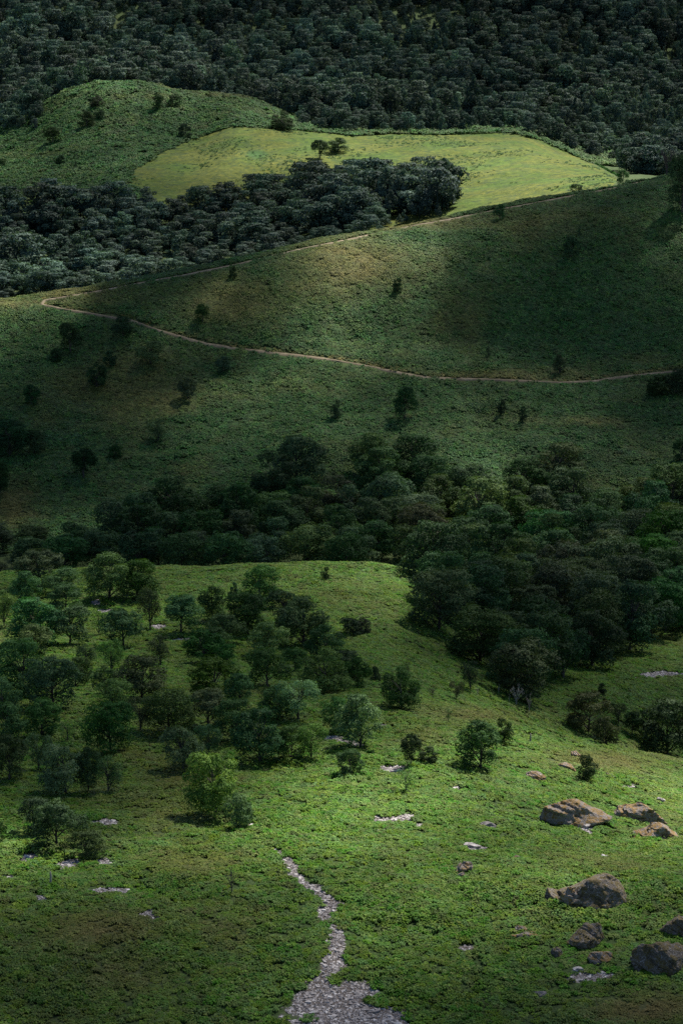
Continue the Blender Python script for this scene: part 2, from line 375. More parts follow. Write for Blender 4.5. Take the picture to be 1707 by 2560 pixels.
# ------------------------------------------------------------------ clouds high over the valley, outside the view, that shade the land
NEAR_T = (np.array([1400, 1500, 1600, 1700, 1800, 1900, 2000, 2100, 2200, 2300, 2400, 2560.]), np.array([
 [.45, .35, .40, .50, .70, 1.0, .40, .30, .30], [.60, .60, .50, .45, .45, .70, .28, .25, .35], [.75, .55, .45, .40, .40, .38, .28, .35, .50],
 [.45, .45, .45, .42, .40, .35, .38, .35, .35], [.35, .42, .42, .45, .50, .62, .60, .38, .28], [.38, .32, .30, .36, .85, .85, .85, .70, .75],
 [.60, .50, .36, .70, 1.0, 1.0, .80, .65, .95], [.95, .85, .60, .85, .95, .80, .62, .62, .75], [.55, .42, .35, .32, .50, .65, .75, .90, .60],
 [.50, .30, .26, .26, .38, .85, .42, .34, .38], [.85, .34, .20, .20, .32, .40, .24, .20, .20], [.85, .62, .30, .30, .36, .30, .26, .22, .35]]))
MID_T = (np.array([430, 530, 630, 730, 830, 930, 1030, 1130, 1230, 1330, 1430.]), np.array([
 [.20, .20, .20, .30, .50, .55, .50, .50, .05], [.30, .30, .30, .30, .75, .80, .50, .24, .05], [.60, .60, .50, .15, 1.0, .90, .28, .22, .14],
 [.95, .85, .28, .05, 1.0, .70, .34, .34, .24], [.85, .34, .16, .14, .90, .60, .52, .48, .36], [.50, .14, .14, .75, .72, .46, .50, .55, .36],
 [.30, .10, .18, .55, .66, .58, .60, .55, .45], [.20, .16, .20, .34, .40, .60, .70, .45, .45], [.16, .22, .24, .22, .28, .46, .45, .45, .40],
 [.20, .20, .20, .20, .26, .45, .55, .45, .30], [.12, .10, .10, .10, .12, .30, .30, .30, .26]]))
FAR_T = (np.array([0, 80, 160, 240, 320, 400, 480, 560, 640, 720.]), np.array([
 [.12, .35, .35, .25, .20, .15, .20, .12, .05], [.22, .35, .30, .25, .25, .30, .25, .18, .10], [.45, .50, .35, .30, .35, .35, .35, .30, .25],
 [.70, .95, .75, .45, .30, .35, .30, .45, .55], [.75, .60, .55, .75, .80, .80, .80, .70, .60], [.75, .50, .60, .90, .90, .95, 1.0, .95, .60],
 [.35, .30, .30, .35, .40, .90, 1.0, 1.0, .40], [.35, .35, .30, .35, .45, .65, .65, .65, .40], [.50, .50, .55, .65, .65, .60, .60, .60, .40], [.65, .65, .65, .60, .60, .60, .60, .60, .40]]))
def table(t, u, v):
    ys, A = t; xs = np.linspace(0, 1707, 9)
    c = np.interp(u, xs, np.arange(9)); r = np.interp(v, ys, np.arange(len(ys)))
    c0 = np.clip(c.astype(int), 0, 7); r0 = np.clip(r.astype(int), 0, len(ys) - 2); fc = c - c0; fr = r - r0
    fc = fc * fc * (3 - 2 * fc); fr = fr * fr * (3 - 2 * fr)
    return (A[r0, c0] * (1 - fc) + A[r0, c0 + 1] * fc) * (1 - fr) + (A[r0 + 1, c0] * (1 - fc) + A[r0 + 1, c0 + 1] * fc) * fr
def sunlight(x, y, z):
    # far woods and the valley wood lie under thinner cloud
    u, v = project(x, y, z)
    n = table(NEAR_T, u, v); m = table(MID_T, u, v); f = table(FAR_T, u, v)
    a = sstep(540, 590, y); b = sstep(985, 1035, y)
    hill = sstep(1215, 1260, y) * (1 - sstep(1500, 1560, y)); f = (f * .62 + .40) * (1 - hill) + f * hill; m = m + .20 * (1 - sstep(740, 790, y)) * (1 - m); m = m ** (1 + .5 * sstep(740, 800, y)); n = n ** 1.1; L = n * (1 - a) + m * a; L = L * (1 - b) + f * b
    L = L + .10 * fbm(x, y, 45, 3, 71)
    return np.clip(L ** 1.6, .02, 1)
HC, SIG = 900.0, 0.05
def make_clouds():
    st = 8.0
    off = SDIR[:2] / SDIR[2] * (HC - 80)
    xs = np.arange(-420 + off[0], 460 + off[0], st); ys = np.arange(120 + off[1], 2350 + off[1], st)
    X, Y = np.meshgrid(xs, ys)
    z = np.full(X.shape, 80.0)
    for _ in range(6):
        x = X - SDIR[0] / SDIR[2] * (HC - z); y = np.clip(Y - SDIR[1] / SDIR[2] * (HC - z), 5, 3300); z = .5 * z + .5 * height(x, y)
    L = sunlight(x, y, z)
    T = -np.log(L) / SIG * SDIR[2]
    T = np.maximum(T, 0)
    keep = (T > .25)
    i = np.arange(X.size).reshape(X.shape); n = X.size
    kq = keep[:-1, :-1] | keep[1:, :-1] | keep[:-1, 1:] | keep[1:, 1:]
    T = np.where(keep, T, 0)
    top = np.stack([X, Y, HC + .2 + T], -1).reshape(-1, 3); bot = np.stack([X, Y, np.full(X.shape, HC)], -1).reshape(-1, 3)
    q = np.stack([i[:-1, :-1], i[:-1, 1:], i[1:, 1:], i[1:, :-1]], -1)[kq]
    ed = {}
    faces = [q, q[:, ::-1] + n]
    e = np.concatenate([q[:, [0, 1]], q[:, [1, 2]], q[:, [2, 3]], q[:, [3, 0]]])
    key = np.sort(e, 1); _, inv, cnt = np.unique(key, axis=0, return_inverse=True, return_counts=True)
    be = e[cnt[inv.ravel()] == 1]
    faces.append(np.stack([be[:, 1], be[:, 0], be[:, 0] + n, be[:, 1] + n], -1))
    m, nt, out = new_mat('cloud_vapour')
    pv = nt.nodes.new('ShaderNodeVolumePrincipled'); pv.inputs['Density'].default_value = SIG; pv.inputs['Color'].default_value = (.38, .42, .5, 1); pv.inputs['Anisotropy'].default_value = .3
    nt.links.new(pv.outputs[0], out.inputs['Volume'])
    o = mesh_obj('clouds', np.concatenate([top, bot]), np.concatenate(faces), m)
    tag(o, 'broken cloud drifting high over the valley and shading it', 'clouds', kind='stuff')
make_clouds()

# ------------------------------------------------------------------ foliage builders (unit size: width 1, height 1, base at the origin)
def rand_unit(n, r):
    v = r.normal(size=(n, 3)); return v / np.linalg.norm(v, axis=1, keepdims=True)
def tube(pts, radii, ns=5):
    pts = np.asarray(pts, float); n = len(pts); vs = []; fs = []
    for i in range(n):
        d = pts[min(i + 1, n - 1)] - pts[max(i - 1, 0)]; d = d / (np.linalg.norm(d) + 1e-9)
        a = np.cross(d, [0.3, 1, 0.1]) if abs(d[1]) < .9 else np.cross(d, [1, 0, 0]); a /= np.linalg.norm(a); b = np.cross(d, a)
        for k in range(ns):
            t = 2 * math.pi * k / ns; vs.append(pts[i] + radii[i] * (a * math.cos(t) + b * math.sin(t)))
    for i in range(n - 1):
        for k in range(ns): fs.append((i * ns + k, i * ns + (k + 1) % ns, (i + 1) * ns + (k + 1) % ns, (i + 1) * ns + k))
    c = len(vs); vs.append(pts[-1])
    for k in range(ns): fs.append(((n - 1) * ns + k, (n - 1) * ns + (k + 1) % ns, c, c))
    return vs, fs
class Geo:
    def __init__(s): s.v = []; s.f = []; s.n = 0
    def add(s, v, f):
        v = np.asarray(v, float).reshape(-1, 3); f = np.asarray(f, int).reshape(-1, 4)
        s.v.append(v); s.f.append(f + s.n); s.n += len(v)
    def get(s): return np.concatenate(s.v), np.concatenate(s.f)
def limb(g, a, b, ra, rb, r, n=4, sag=.12):
    a = np.asarray(a, float); b = np.asarray(b, float); L = np.linalg.norm(b - a); t = np.linspace(0, 1, n + 1)
    p = a + (b - a) * t[:, None] + np.sin(t * math.pi)[:, None] * r.normal(0, sag * L * .4, 3) + np.array([0, 0, 1.]) * (np.sin(t * math.pi) * L * sag)[:, None]
    g.add(*tube(p, ra + (rb - ra) * t)); return p
def leaf_quads(cen, nrm, size, r):
    n = len(cen); t = np.cross(nrm, rand_unit(n, r)); t /= np.linalg.norm(t, axis=1, keepdims=True) + 1e-9; b = np.cross(nrm, t)
    s = size * r.uniform(.6, 1.3, n)[:, None]; w = s * r.uniform(.45, .8, n)[:, None]
    fold = nrm * s * .22
    v = np.stack([cen - t * s - fold, cen + b * w, cen + t * s - fold, cen - b * w], 1).reshape(-1, 3)
    return v, np.arange(4 * n).reshape(n, 4)
def plant_meshes(seed, nleaf=4500, leaf=.022, puffs=26, z0=.14, top=1.0, shape='round', gap=.25, lean=.05, trunk_r=.028, ndead=0):
    """one plant: returns (trunk geometry, crown geometry, leaf_random)"""
    r = np.random.default_rng(seed)
    P = []; R = []
    H = top - z0
    while len(P) < puffs:
        a = r.uniform(0, 2 * math.pi); h = r.uniform(0, 1)
        if shape == 'round': rad_ = .40 * math.sqrt(max(0, 1 - (abs(h - .42) / .62) ** 2.2))
        elif shape == 'spread': rad_ = .43 * math.sqrt(max(0, 1 - (abs(h - .62) / .66) ** 2.4))
        elif shape == 'column': rad_ = .34 * (math.sin(math.pi * min(1, .12 + h * .86)) ** .5)
        elif shape == 'cone': rad_ = .42 * (1 - h) ** .9
        else: rad_ = .42 * math.sqrt(max(0, 1 - h ** 2.4))          # shrub
        q = r.uniform(.35, 1) ** .6
        c = np.array([math.cos(a) * rad_ * q + lean * (h - .3), math.sin(a) * rad_ * q, z0 + .07 + h * (H - .15)])
        if shape == 'round' and abs(c[0]) < .06 and h < .1: continue
        P.append(c); R.append(r.choice([r.uniform(.15, .21), r.uniform(.08, .14)]) * (1.0 if shape != 'cone' else (1.15 - .8 * h)))
    P = np.array(P); R = np.array(R)
    if shape in ('round', 'spread'): P[0] = (0.02, 0, top - .10); R[0] = .12
    wgt = R ** 2; wgt /= wgt.sum(); cnt = r.multinomial(nleaf, wgt)
    cen = []; nr = []; lr = []; own = []
    for c, rr, k in zip(P, R, cnt):
        if k == 0: continue
        d = rand_unit(k, r); d[:, 2] = np.where(r.random(k) < .55, np.abs(d[:, 2]), d[:, 2])
        lump = 1 + .22 * np.sin(d[:, 0] * 5.1 + c[0] * 40) * np.sin(d[:, 1] * 4.3 + c[1] * 40) + .18 * np.sin(d[:, 2] * 9 + c[2] * 30)
        rad2 = rr * lump * r.uniform(.55, 1.0, k) ** .35
        p = c + d * rad2[:, None] * np.array([1.05, 1.05, .95])
        p[:, 2] = np.where(p[:, 2] > top, 2 * top - p[:, 2], p[:, 2])
        cen.append(p); own.append(np.full(k, len(own))); n_ = d + .38 * r.normal(size=(k, 3)) + np.array([0, 0, .25]); nr.append(n_ / np.linalg.norm(n_, axis=1, keepdims=True))
        base = r.uniform(.15, .85); lr.append(np.clip(base + r.normal(0, .18, k), 0, 1))
    cen = np.concatenate(cen); nr = np.concatenate(nr); lr = np.concatenate(lr)
    own = np.concatenate(own); live = [i for i in range(len(P)) if cnt[i] > 0]
    inside = np.zeros(len(cen), bool)
    for j, i in enumerate(live): inside |= (own != j) & (np.linalg.norm((cen - P[i]) / np.array([1.05, 1.05, .95]), axis=1) < R[i] * .72)
    drop = inside & (r.random(len(cen)) < .9)
    cen, nr, lr = cen[~drop], nr[~drop], lr[~drop]
    # ragged outline and holes
    hole = rand_unit(14, r) * r.uniform(.2, .46, 14)[:, None] * np.array([1, 1, .9]) + np.array([0, 0, z0 + H * .55])
    keep = np.ones(len(cen), bool)
    for h_ in hole: keep &= ~((np.linalg.norm(cen - h_, axis=1) < .085) & (r.random(len(cen)) < gap * 3))
    keep &= cen[:, 2] > .01
    cen, nr, lr = cen[keep], nr[keep], lr[keep]
    ex = np.percentile(np.abs(cen[:, :2]), 97); scx = .47 / ex; scz = top * .97 / np.percentile(cen[:, 2], 99.3)
    cen = cen * np.array([scx, scx, scz]) * (1 + 0 * scx); P = P * np.array([scx, scx, scz]); R = R * min(scx, scz); z0 *= scz; H *= scz
    cv, cf = leaf_quads(cen, nr, leaf, r)
    g = Geo()
    tz = z0 + H * .42
    tp = limb(g, (0, 0, -.06), (lean * .5, 0, tz), trunk_r * 1.25, trunk_r * .6, r, 5, .03)
    for c, rr in zip(P, R):
        k = min(len(tp) - 1, max(1, int(len(tp) * min(.99, max(.25, (c[2] - .18) / max(tz, .01) * .72)))))
        p = limb(g, tp[k], c, trunk_r * .42, trunk_r * .14, r, 3, .14)
        for _ in range(2): limb(g, p[-2], c + rand_unit(1, r)[0] * rr * .8, trunk_r * .16, trunk_r * .05, r, 2, .1)
    for _ in range(ndead):
        e = np.array([r.uniform(-.4, .4), r.uniform(-.4, .4), r.uniform(.5, 1.0)]); limb(g, tp[-2], e, trunk_r * .3, trunk_r * .07, r, 4, .1)
    tv, tf = g.get()
    return tv, tf, cv, cf, np.repeat(lr, 4)
def bare_mesh(seed, n1=7, n2=6, n3=4, spread=.45, up=.6, tr=.035):
    r = np.random.default_rng(seed); g = Geo()
    tp = limb(g, (0, 0, -.05), (r.uniform(-.06, .06), 0, .42), tr, tr * .6, r, 4, .04)
    for i in range(n1):
        a = 2 * math.pi * (i + r.uniform(-.3, .3)) / n1; k = r.integers(2, 5)
        e = np.array([math.cos(a) * spread * r.uniform(.5, 1), math.sin(a) * spread * r.uniform(.5, 1), r.uniform(.55, 1.0)])
        p = limb(g, tp[k], e, tr * .5, tr * .14, r, 4, .10)
        for j in range(n2):
            s = p[r.integers(1, 5)]; e2 = s + (rand_unit(1, r)[0] * .6 + np.array([0, 0, up])) * r.uniform(.10, .24); e2[2] = min(e2[2], 1)
            q = limb(g, s, e2, tr * .22, tr * .08, r, 3, .08)
            for _ in range(n3):
                e3 = q[r.integers(1, 4)] + (rand_unit(1, r)[0] * .7 + np.array([0, 0, up])) * r.uniform(.05, .12); limb(g, q[r.integers(1, 4)], e3, tr * .09, tr * .04, r, 2, .05)
    return g.get()

PROTO = {}
def proto(key, n, **kw):
    out = []
    for i in range(n):
        tv, tf, cv, cf, lr = plant_meshes(seed=hash_key(key) + i * 13, **kw)
        t = mesh_obj('trunk', tv, tf, M_BARK, link=False); c = mesh_obj('crown', cv, cf, M_LEAF, fattr={'leaf_random': lr}, link=False)
        out.append((t.data, c.data)); bpy.data.objects.remove(t); bpy.data.objects.remove(c)
    PROTO[key] = out
def hash_key(s): return sum(ord(ch) * (i + 3) for i, ch in enumerate(s))
proto('oak', 7, nleaf=13000, leaf=.018, puffs=20, z0=.12, shape='round', gap=.3, trunk_r=.024)
proto('open', 5, nleaf=7000, leaf=.018, puffs=24, z0=.24, shape='spread', gap=.5, trunk_r=.026, ndead=3)
proto('big', 8, nleaf=17000, leaf=.0165, puffs=26, z0=.10, shape='round', gap=.2, trunk_r=.020)
proto('shrub', 4, nleaf=8000, leaf=.024, puffs=20, z0=.02, shape='shrub', gap=.3, trunk_r=.018)
proto('column', 3, nleaf=8000, leaf=.022, puffs=22, z0=.08, shape='column', gap=.2, trunk_r=.022)
proto('sparse', 3, nleaf=1300, leaf=.020, puffs=18, z0=.26, shape='spread', gap=.5, trunk_r=.022, ndead=6)
proto('cone', 2, nleaf=1200, leaf=.034, puffs=20, z0=.04, shape='cone', gap=.1, trunk_r=.03)
BARE = []
for i, kw in enumerate([dict(n1=7, n2=6, n3=4), dict(n1=5, n2=5, n3=3, spread=.3), dict(n1=9, n2=7, n3=5, spread=.5)]):
    v_, f_ = bare_mesh(90 + i, **kw); o_ = mesh_obj('branches', v_, f_, M_DEAD, link=False); BARE.append(o_.data); bpy.data.objects.remove(o_)
PLACED = []
def put_plant(name, key, x, y, z, w, h, col, label, cat, group=None, variant=None, rz=None):
    root = bpy.data.objects.new(name, None); C.objects.link(root); root.empty_display_size = .5
    root.location = (x, y, z - .05 * h * 0); root.rotation_euler = (0, 0, random.uniform(0, 6.28) if rz is None else rz)
    tag(root, label, cat, group)
    lst = PROTO[key]; tm, cm = lst[(random.randrange(len(lst)) if variant is None else variant) % len(lst)]
    for nm, me in (('trunk', tm), ('crown', cm)):
        o = bpy.data.objects.new(nm, me); C.objects.link(o); o.parent = root; o.scale = (w, w, h)
        if nm == 'crown': o.color = (*col, 1)
    PLACED.append((x, y, w)); return root
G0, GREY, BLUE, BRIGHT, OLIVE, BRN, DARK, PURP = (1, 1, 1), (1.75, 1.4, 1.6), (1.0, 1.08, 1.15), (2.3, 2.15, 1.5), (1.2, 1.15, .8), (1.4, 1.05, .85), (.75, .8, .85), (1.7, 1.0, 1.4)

# ---- trees on the near hill: base x, base y, width, height (photograph pixels; the thing is built at the ground's own distance, real size)
NEAR = [
 (70,1510,75,76,'oak',G0),(100,1470,110,84,'oak',BLUE),(152,1489,75,62,'oak',BLUE),(275,1499,104,104,'big',G0),(343,1495,98,86,'big',OLIVE),(11,1568,50,84,'open',OLIVE),
 (90,1612,122,108,'big',BLUE),(165,1535,78,68,'oak',G0),(175,1612,88,88,'oak',G0),(88,1638,80,70,'oak',GREY),(377,1578,58,100,'open',G0),(248,1590,46,64,'sparse',OLIVE),
 (310,1617,100,84,'oak',G0),(452,1587,92,92,'oak',OLIVE),(532,1552,60,80,'oak',G0),(585,1488,20,30,'shrub',DARK),(650,1517,86,92,'big',G0),(615,1582,98,94,'big',DARK),
 (757,1617,114,112,'big',DARK),(715,1562,84,76,'oak',DARK),(560,1617,86,80,'oak',G0),(508,1662,90,80,'oak',G0),(218,1668,44,52,'open',BLUE),(280,1684,58,76,'open',BLUE),
 (402,1666,54,72,'open',G0),(675,1642,94,82,'oak',GREY),(570,1678,54,62,'oak',OLIVE),(737,1682,56,58,'oak',GREY),(670,1722,90,94,'oak',G0),(815,1732,110,104,'big',OLIVE),
 (60,1747,114,132,'big',OLIVE),(135,1772,114,118,'big',G0),(355,1747,116,96,'big',OLIVE),(262,1737,66,66,'oak',OLIVE),(535,1747,114,94,'oak',OLIVE),(283,1785,88,80,'open',GREY),
 (662,1787,32,68,'sparse',G0),(745,1802,94,94,'open',BRIGHT),(352,1830,64,78,'open',G0),(425,1834,106,104,'big',G0),(520,1822,98,90,'oak',GREY),(590,1852,96,94,'oak',BLUE),
 (277,1884,108,118,'big',G0),(105,1842,84,84,'oak',G0),(22,1862,84,90,'oak',OLIVE),(170,1860,42,52,'sparse',GREY),(650,1907,120,120,'big',DARK),(778,1902,66,84,'open',G0),(728,1902,66,80,'oak',DARK),
 (458,1927,94,94,'oak',GREY),(522,1897,54,80,'open',G0),(97,1927,66,84,'open',G0),(25,1952,84,104,'oak',G0),(165,1987,114,110,'oak',GREY),(222,1982,56,106,'oak',BLUE),(272,1984,62,84,'open',GREY),
 (900,1870,112,124,'oak',BRIGHT),(836,1832,74,84,'oak',BLUE),(876,1942,58,64,'oak',DARK),(1003,1772,88,98,'big',G0),(938,1708,27,38,'shrub',DARK),(892,1720,60,68,'oak',DARK),(1018,1692,20,42,'sparse',G0),
 (600,1760,70,70,'oak',G0),(190,1720,70,70,'oak',G0),(820,1650,90,80,'oak',DARK),(545,1640,80,66,'oak',DARK),(10,1790,90,90,'big',G0),(700,1800,80,80,'oak',G0),(860,1690,70,60,'shrub',DARK),
]
def size_at(y, z, w, h):
    dep = y * CP - (z - CZ) * SP
    return w * dep / F, h * dep / F / math.cos(math.atan(abs(z - CZ) / y))
ROWS = ['top row on the crest', 'upper tree belt', 'middle tree belt', 'lowest tree belt']
NUM = 'first second third fourth fifth sixth seventh eighth ninth tenth eleventh twelfth thirteenth fourteenth fifteenth sixteenth seventeenth eighteenth nineteenth twentieth'.split()
LATER = []                                             # (root, pixel x, label stem)
def later(root, label):
    p = root.location; LATER.append((root, float(project(p.x, p.y, p.z)[0]), label))
def settle_labels():
    by = {}
    for t in LATER: by.setdefault(t[2], []).append(t)
    for lab, ts in by.items():
        ts.sort(key=lambda t: t[1])
        for i, (o, _, _) in enumerate(ts):
            o['label'] = lab if len(ts) == 1 else f'{lab}, {NUM[min(i, 19)]} from left'
def desc(key, col):
    c = {G0: 'mid green', GREY: 'grey-green', BLUE: 'bluish green', BRIGHT: 'bright yellow-green', OLIVE: 'olive green', BRN: 'reddish brown', DARK: 'very dark green', PURP: 'purplish brown'}[col]
    s = {'oak': 'round tree', 'open': 'open-crowned tree', 'big': 'broad dense tree', 'shrub': 'low bush', 'column': 'narrow upright tree', 'sparse': 'thin sparse tree', 'cone': 'small conifer'}[key]
    return c, s
for i, (u, v, w, h, key, col) in enumerate(NEAR):
    x, y, z = ground_at(u, v); W_, H_ = size_at(y, z, w * 1.14, h * 1.1)
    c, s = desc(key, col)
    row = ROWS[0] if v < 1560 else ROWS[1] if v < 1700 else ROWS[2] if v < 1860 else ROWS[3]
    later(put_plant('broadleaf_tree', key, x, y, z, W_, H_, (lambda m: tuple(1.4 * (m * .2 + q * .8) * k for q, k in zip(col, (1, 1.04, .88))))(sum(col) / 3), None, 'tree', 'scattered trees on the near hill'), f'{c} {s} in the {row}')
SOLO = [ # standing alone, each with a label of its own
 (540,2037,150,152,'oak',(3.3, 3.1, 2.4),'bright sunlit yellow-green tree, largest on the grass below the tree belt','broadleaf_tree'),  # leaf colour raised to stand in for sun on the crown
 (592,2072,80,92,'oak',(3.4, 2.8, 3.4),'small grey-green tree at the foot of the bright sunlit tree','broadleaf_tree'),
 (145,2117,124,118,'oak',G0,'dense green tree clump beside the pale scree patches, left edge','broadleaf_tree'),
 (88,2085,84,92,'oak',BLUE,'dark bluish tree behind the dense clump at the left edge','broadleaf_tree'),
 (217,2147,98,72,'oak',OLIVE,'low olive-brown tree spreading over a pale scree patch','broadleaf_tree'),
 (4,2107,34,52,'shrub',G0,'small green bush cut by the left edge above scree','bush'),
 (1200,1926,116,124,'oak',BLUE,'large rounded tree alone on the bright grassy knoll','broadleaf_tree'),
 (1260,1860,44,64,'column',DARK,'dark upright tree just behind the rounded tree on the knoll','broadleaf_tree'),
 (1027,1917,52,80,'oak',DARK,'dark narrow-topped tree beside a stony patch on the knoll','broadleaf_tree'),
 (1068,1909,44,44,'shrub',OLIVE,'low green bush touching the dark narrow-topped tree','bush'),
 (1015,1984,54,60,'sparse',BRIGHT,'small thin-leaved tree lit on the bright fern slope','broadleaf_tree'),
 (1465,1956,54,72,'column',DARK,'dark egg-shaped bush beside flat stones above the boulders','bush'),
 (1120,1807,22,38,'sparse',GREY,'tiny grey half-dead shrub on the crest of the knoll','bush'),
 (1081,1753,24,42,'sparse',PURP,'thin twiggy brown shrub, nearer the centre of the knoll crest','bush'),
 (1140,1751,38,50,'open',PURP,'twiggy purplish shrub beside the grey dead post','bush'),
 (1175,1730,46,78,'open',DARK,'dark tall shrub before the tip of the wood','bush'),
 (1203,1713,20,36,'sparse',GREY,'slender grey shrub between tall shrub and wood tip','bush'),
 (1470,1832,112,100,'oak',PURP,'purplish dark tree in the hollow behind the knoll','broadleaf_tree'),
 (1513,1864,62,76,'column',PURP,'upright purplish bush in front of the hollow trees','bush'),
 (1578,1840,54,60,'oak',DARK,'round dark bush between purplish bush and big dark tree','bush'),
 (1545,1812,40,56,'open',PURP,'thin brown bush behind the round dark bush','bush'),
 (1505,1742,28,34,'shrub',DARK,'small dark bush on the green slope behind the hollow','bush'),
 (1668,1888,156,148,'big',DARK,'massive dark tree at the right edge of the hollow','broadleaf_tree'),
 (814,1452,22,34,'column',DARK,'lone little tree on the bright crest of the near hill','broadleaf_tree'),
 (870,1590,56,44,'shrub',DARK,'dark shrub patch, right end of the thicket on the near hill','bush'),
 (905,1585,52,40,'shrub',BLUE,'low dark thicket jutting onto the open grass of the crest','bush'),
]
def hit(u, v, dmin=215.0, dmax=2100.0):
    for dv in range(0, 80, 2):
        p = ground_at(u, v + dv, dmin, dmax)
        if p[1] < dmax * .995: return p
    return p
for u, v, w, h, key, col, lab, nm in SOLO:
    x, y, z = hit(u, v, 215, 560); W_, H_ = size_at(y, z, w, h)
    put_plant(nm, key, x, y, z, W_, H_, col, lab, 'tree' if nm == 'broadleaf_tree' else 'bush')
def top_seen(x, y, z, h):
    ex, ey, ez = x, y, z + h * .93
    return all(CZ + (ez - CZ) * t > float(height(ex * t, ey * t)) for t in np.linspace(.4, .99, 90))
# ---- woods as single trees: filled over the ground between outlines
def fill(region, dmin, dmax, spacing, rows, seed, occl=0):
    """bases inside a polygon of (x pixel, distance)"""
    r = np.random.default_rng(seed); pts = []; n = 0
    px = np.array([p[0] for p in region]); pd = np.array([p[1] for p in region])
    while n < rows:
        n += 1; u = r.uniform(px.min(), px.max()); d = r.uniform(pd.min(), pd.max())
        if not in_poly(np.array(u), np.array(d), region): continue
        x = (u - PW / 2) / (F * CP) * d
        if all((x - a) ** 2 + ((d - b) * .8) ** 2 > (spacing * s) ** 2 for a, b, s in pts): pts.append((x, d, r.uniform(.85, 1.15)))
    return pts
VALLEY = [(-60, 690), (250, 695), (260, 715), (430, 728), (640, 735), (700, 762), (860, 766), (1040, 764), (1130, 748), (1190, 736), (1290, 745), (1310, 765), (1400, 752), (1440, 730), (1560, 735), (1620, 748), (1790, 755), (1790, 560), (1330, 600), (1100, 640), (-60, 655)]
for x, d, s in fill(VALLEY, 0, 0, 12.3, 6000, 5):
    z = float(height(x, d)); u, v = project(x, d, z)
    w = 15.0 * s; h = w * random.uniform(.82, 1.1)
    if u < 240: w *= .85; h *= .7
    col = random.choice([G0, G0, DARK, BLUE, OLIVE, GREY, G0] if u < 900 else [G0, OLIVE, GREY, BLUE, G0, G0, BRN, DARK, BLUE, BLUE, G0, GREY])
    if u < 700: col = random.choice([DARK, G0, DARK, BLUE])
    c, k = desc('big', col)
    part_ = 'front' if d < 690 else 'middle' if d < 740 else 'upper'
    if not top_seen(x, d, z, h): continue
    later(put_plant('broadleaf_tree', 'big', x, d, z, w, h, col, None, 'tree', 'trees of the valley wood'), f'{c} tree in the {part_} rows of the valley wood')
TONGUE = [(1078, 520), (1072, 492), (1130, 474), (1200, 462), (1265, 452), (1330, 448), (1400, 474), (1480, 500), (1560, 512), (1640, 540), (1707, 552), (1790, 555), (1790, 600), (1330, 598), (1080, 600)]
for x, d, s in fill(TONGUE, 0, 0, 9.8, 5000, 8):
    z = float(height(x, d)); u, v = project(x, d, z)
    w = 13.0 * s; h = w * random.uniform(.85, 1.15)
    col = random.choice([DARK, G0, G0, BLUE, BLUE, G0, DARK, BLUE, G0, BRN])
    c, k = desc('big', col)
    part_ = 'front' if d < 505 else 'middle' if d < 550 else 'back'
    later(put_plant('broadleaf_tree', 'big', x, d, z, w, h, col, None, 'tree', 'trees of the dark wood beside the near hill'), f'{c} tree, {part_} of the wood beside the near hill')
# ---- lone trees and bushes on the ridge side
RIDGE = [
 (178,882,56,76,'oak',DARK,'tall dark tree below the fork of the ridge paths'),(140,905,30,34,'shrub',DARK,'small dark bush at the foot of the tall dark tree below the paths'),
 (308,846,52,54,'oak',DARK,'dark bush growing up against the lower path'),(375,914,70,62,'oak',GREY,'pale grey-green rounded tree on the shaded slope, largest and lightest there'),
 (275,917,40,40,'shrub',DARK,'low dark bush left of the pale rounded tree'),(243,972,52,64,'oak',DARK,'dark rounded bush below and left of the pale rounded tree'),(558,932,42,42,'oak',BLUE,'small bluish bush below the bend of the lower path'),
 (470,1000,50,58,'oak',GREY,'greyish bush midway down the shaded slope'),(508,810,40,50,'oak',DARK,'dark bush above the lower path, left'),(583,697,22,32,'shrub',DARK,'tiny bush just under the crest path'),(80,1014,42,52,'oak',DARK,'dark bush at the left edge, above the left thicket'),
 (397,1107,56,60,'open',GREY,'grey leafy tree low on the shaded slope'),(841,1050,27,50,'column',DARK,'slim dark tree in the middle of the green slope'),(290,1147,34,36,'shrub',DARK,'small dark bush low on the shaded slope'),
 (210,1198,68,76,'oak',DARK,'broad dark tree low on the shaded slope'),(25,1142,100,96,'big',DARK,'large dark tree of the thicket at the left edge'),(88,1137,58,62,'oak',DARK,'dark tree on the right end of the left thicket'),(0,1240,50,90,'big',DARK,'dark tree cut by the left edge below the thicket'),
 (1012,1052,60,90,'oak',DARK,'tall dark rounded tree above the valley wood, centre'),(994,732,27,38,'shrub',DARK,'small dark bush on the sunlit part of the ridge'),(1253,1040,20,42,'column',DARK,'thin dark tree, first of a pair below the lower path'),(1305,1060,20,46,'column',DARK,'thin dark tree, lower of a pair below the lower path'),
 (1398,937,34,52,'oak',DARK,'dark bush standing on the bank of the lower path'),(1219,895,14,38,'cone',DARK,'tiny pointed tree above the lower path'),(1640,990,64,52,'shrub',DARK,'dark bush under the path at the right edge'),(1690,985,70,66,'big',DARK,'large dark bush where the lower path leaves the view'),
 (1702,1157,44,60,'oak',DARK,'dark tree cut by the right edge below the path'),(1247,550,28,40,'oak',BLUE,'round dark bush on the crest path'),(1425,647,40,54,'oak',DARK,'dark bush on the shaded upper ridge'),(1447,592,14,30,'cone',DARK,'small pointed tree on the shaded upper ridge'),
 (1703,535,84,150,'big',DARK,'huge dark tree at the right edge on the ridge crest'),
]
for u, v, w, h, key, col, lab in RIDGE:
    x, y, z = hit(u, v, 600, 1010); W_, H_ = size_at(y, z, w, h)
    put_plant('broadleaf_tree' if h > 48 else 'bush', key, x, y, z, W_, H_, col, lab, 'tree' if h > 48 else 'bush')
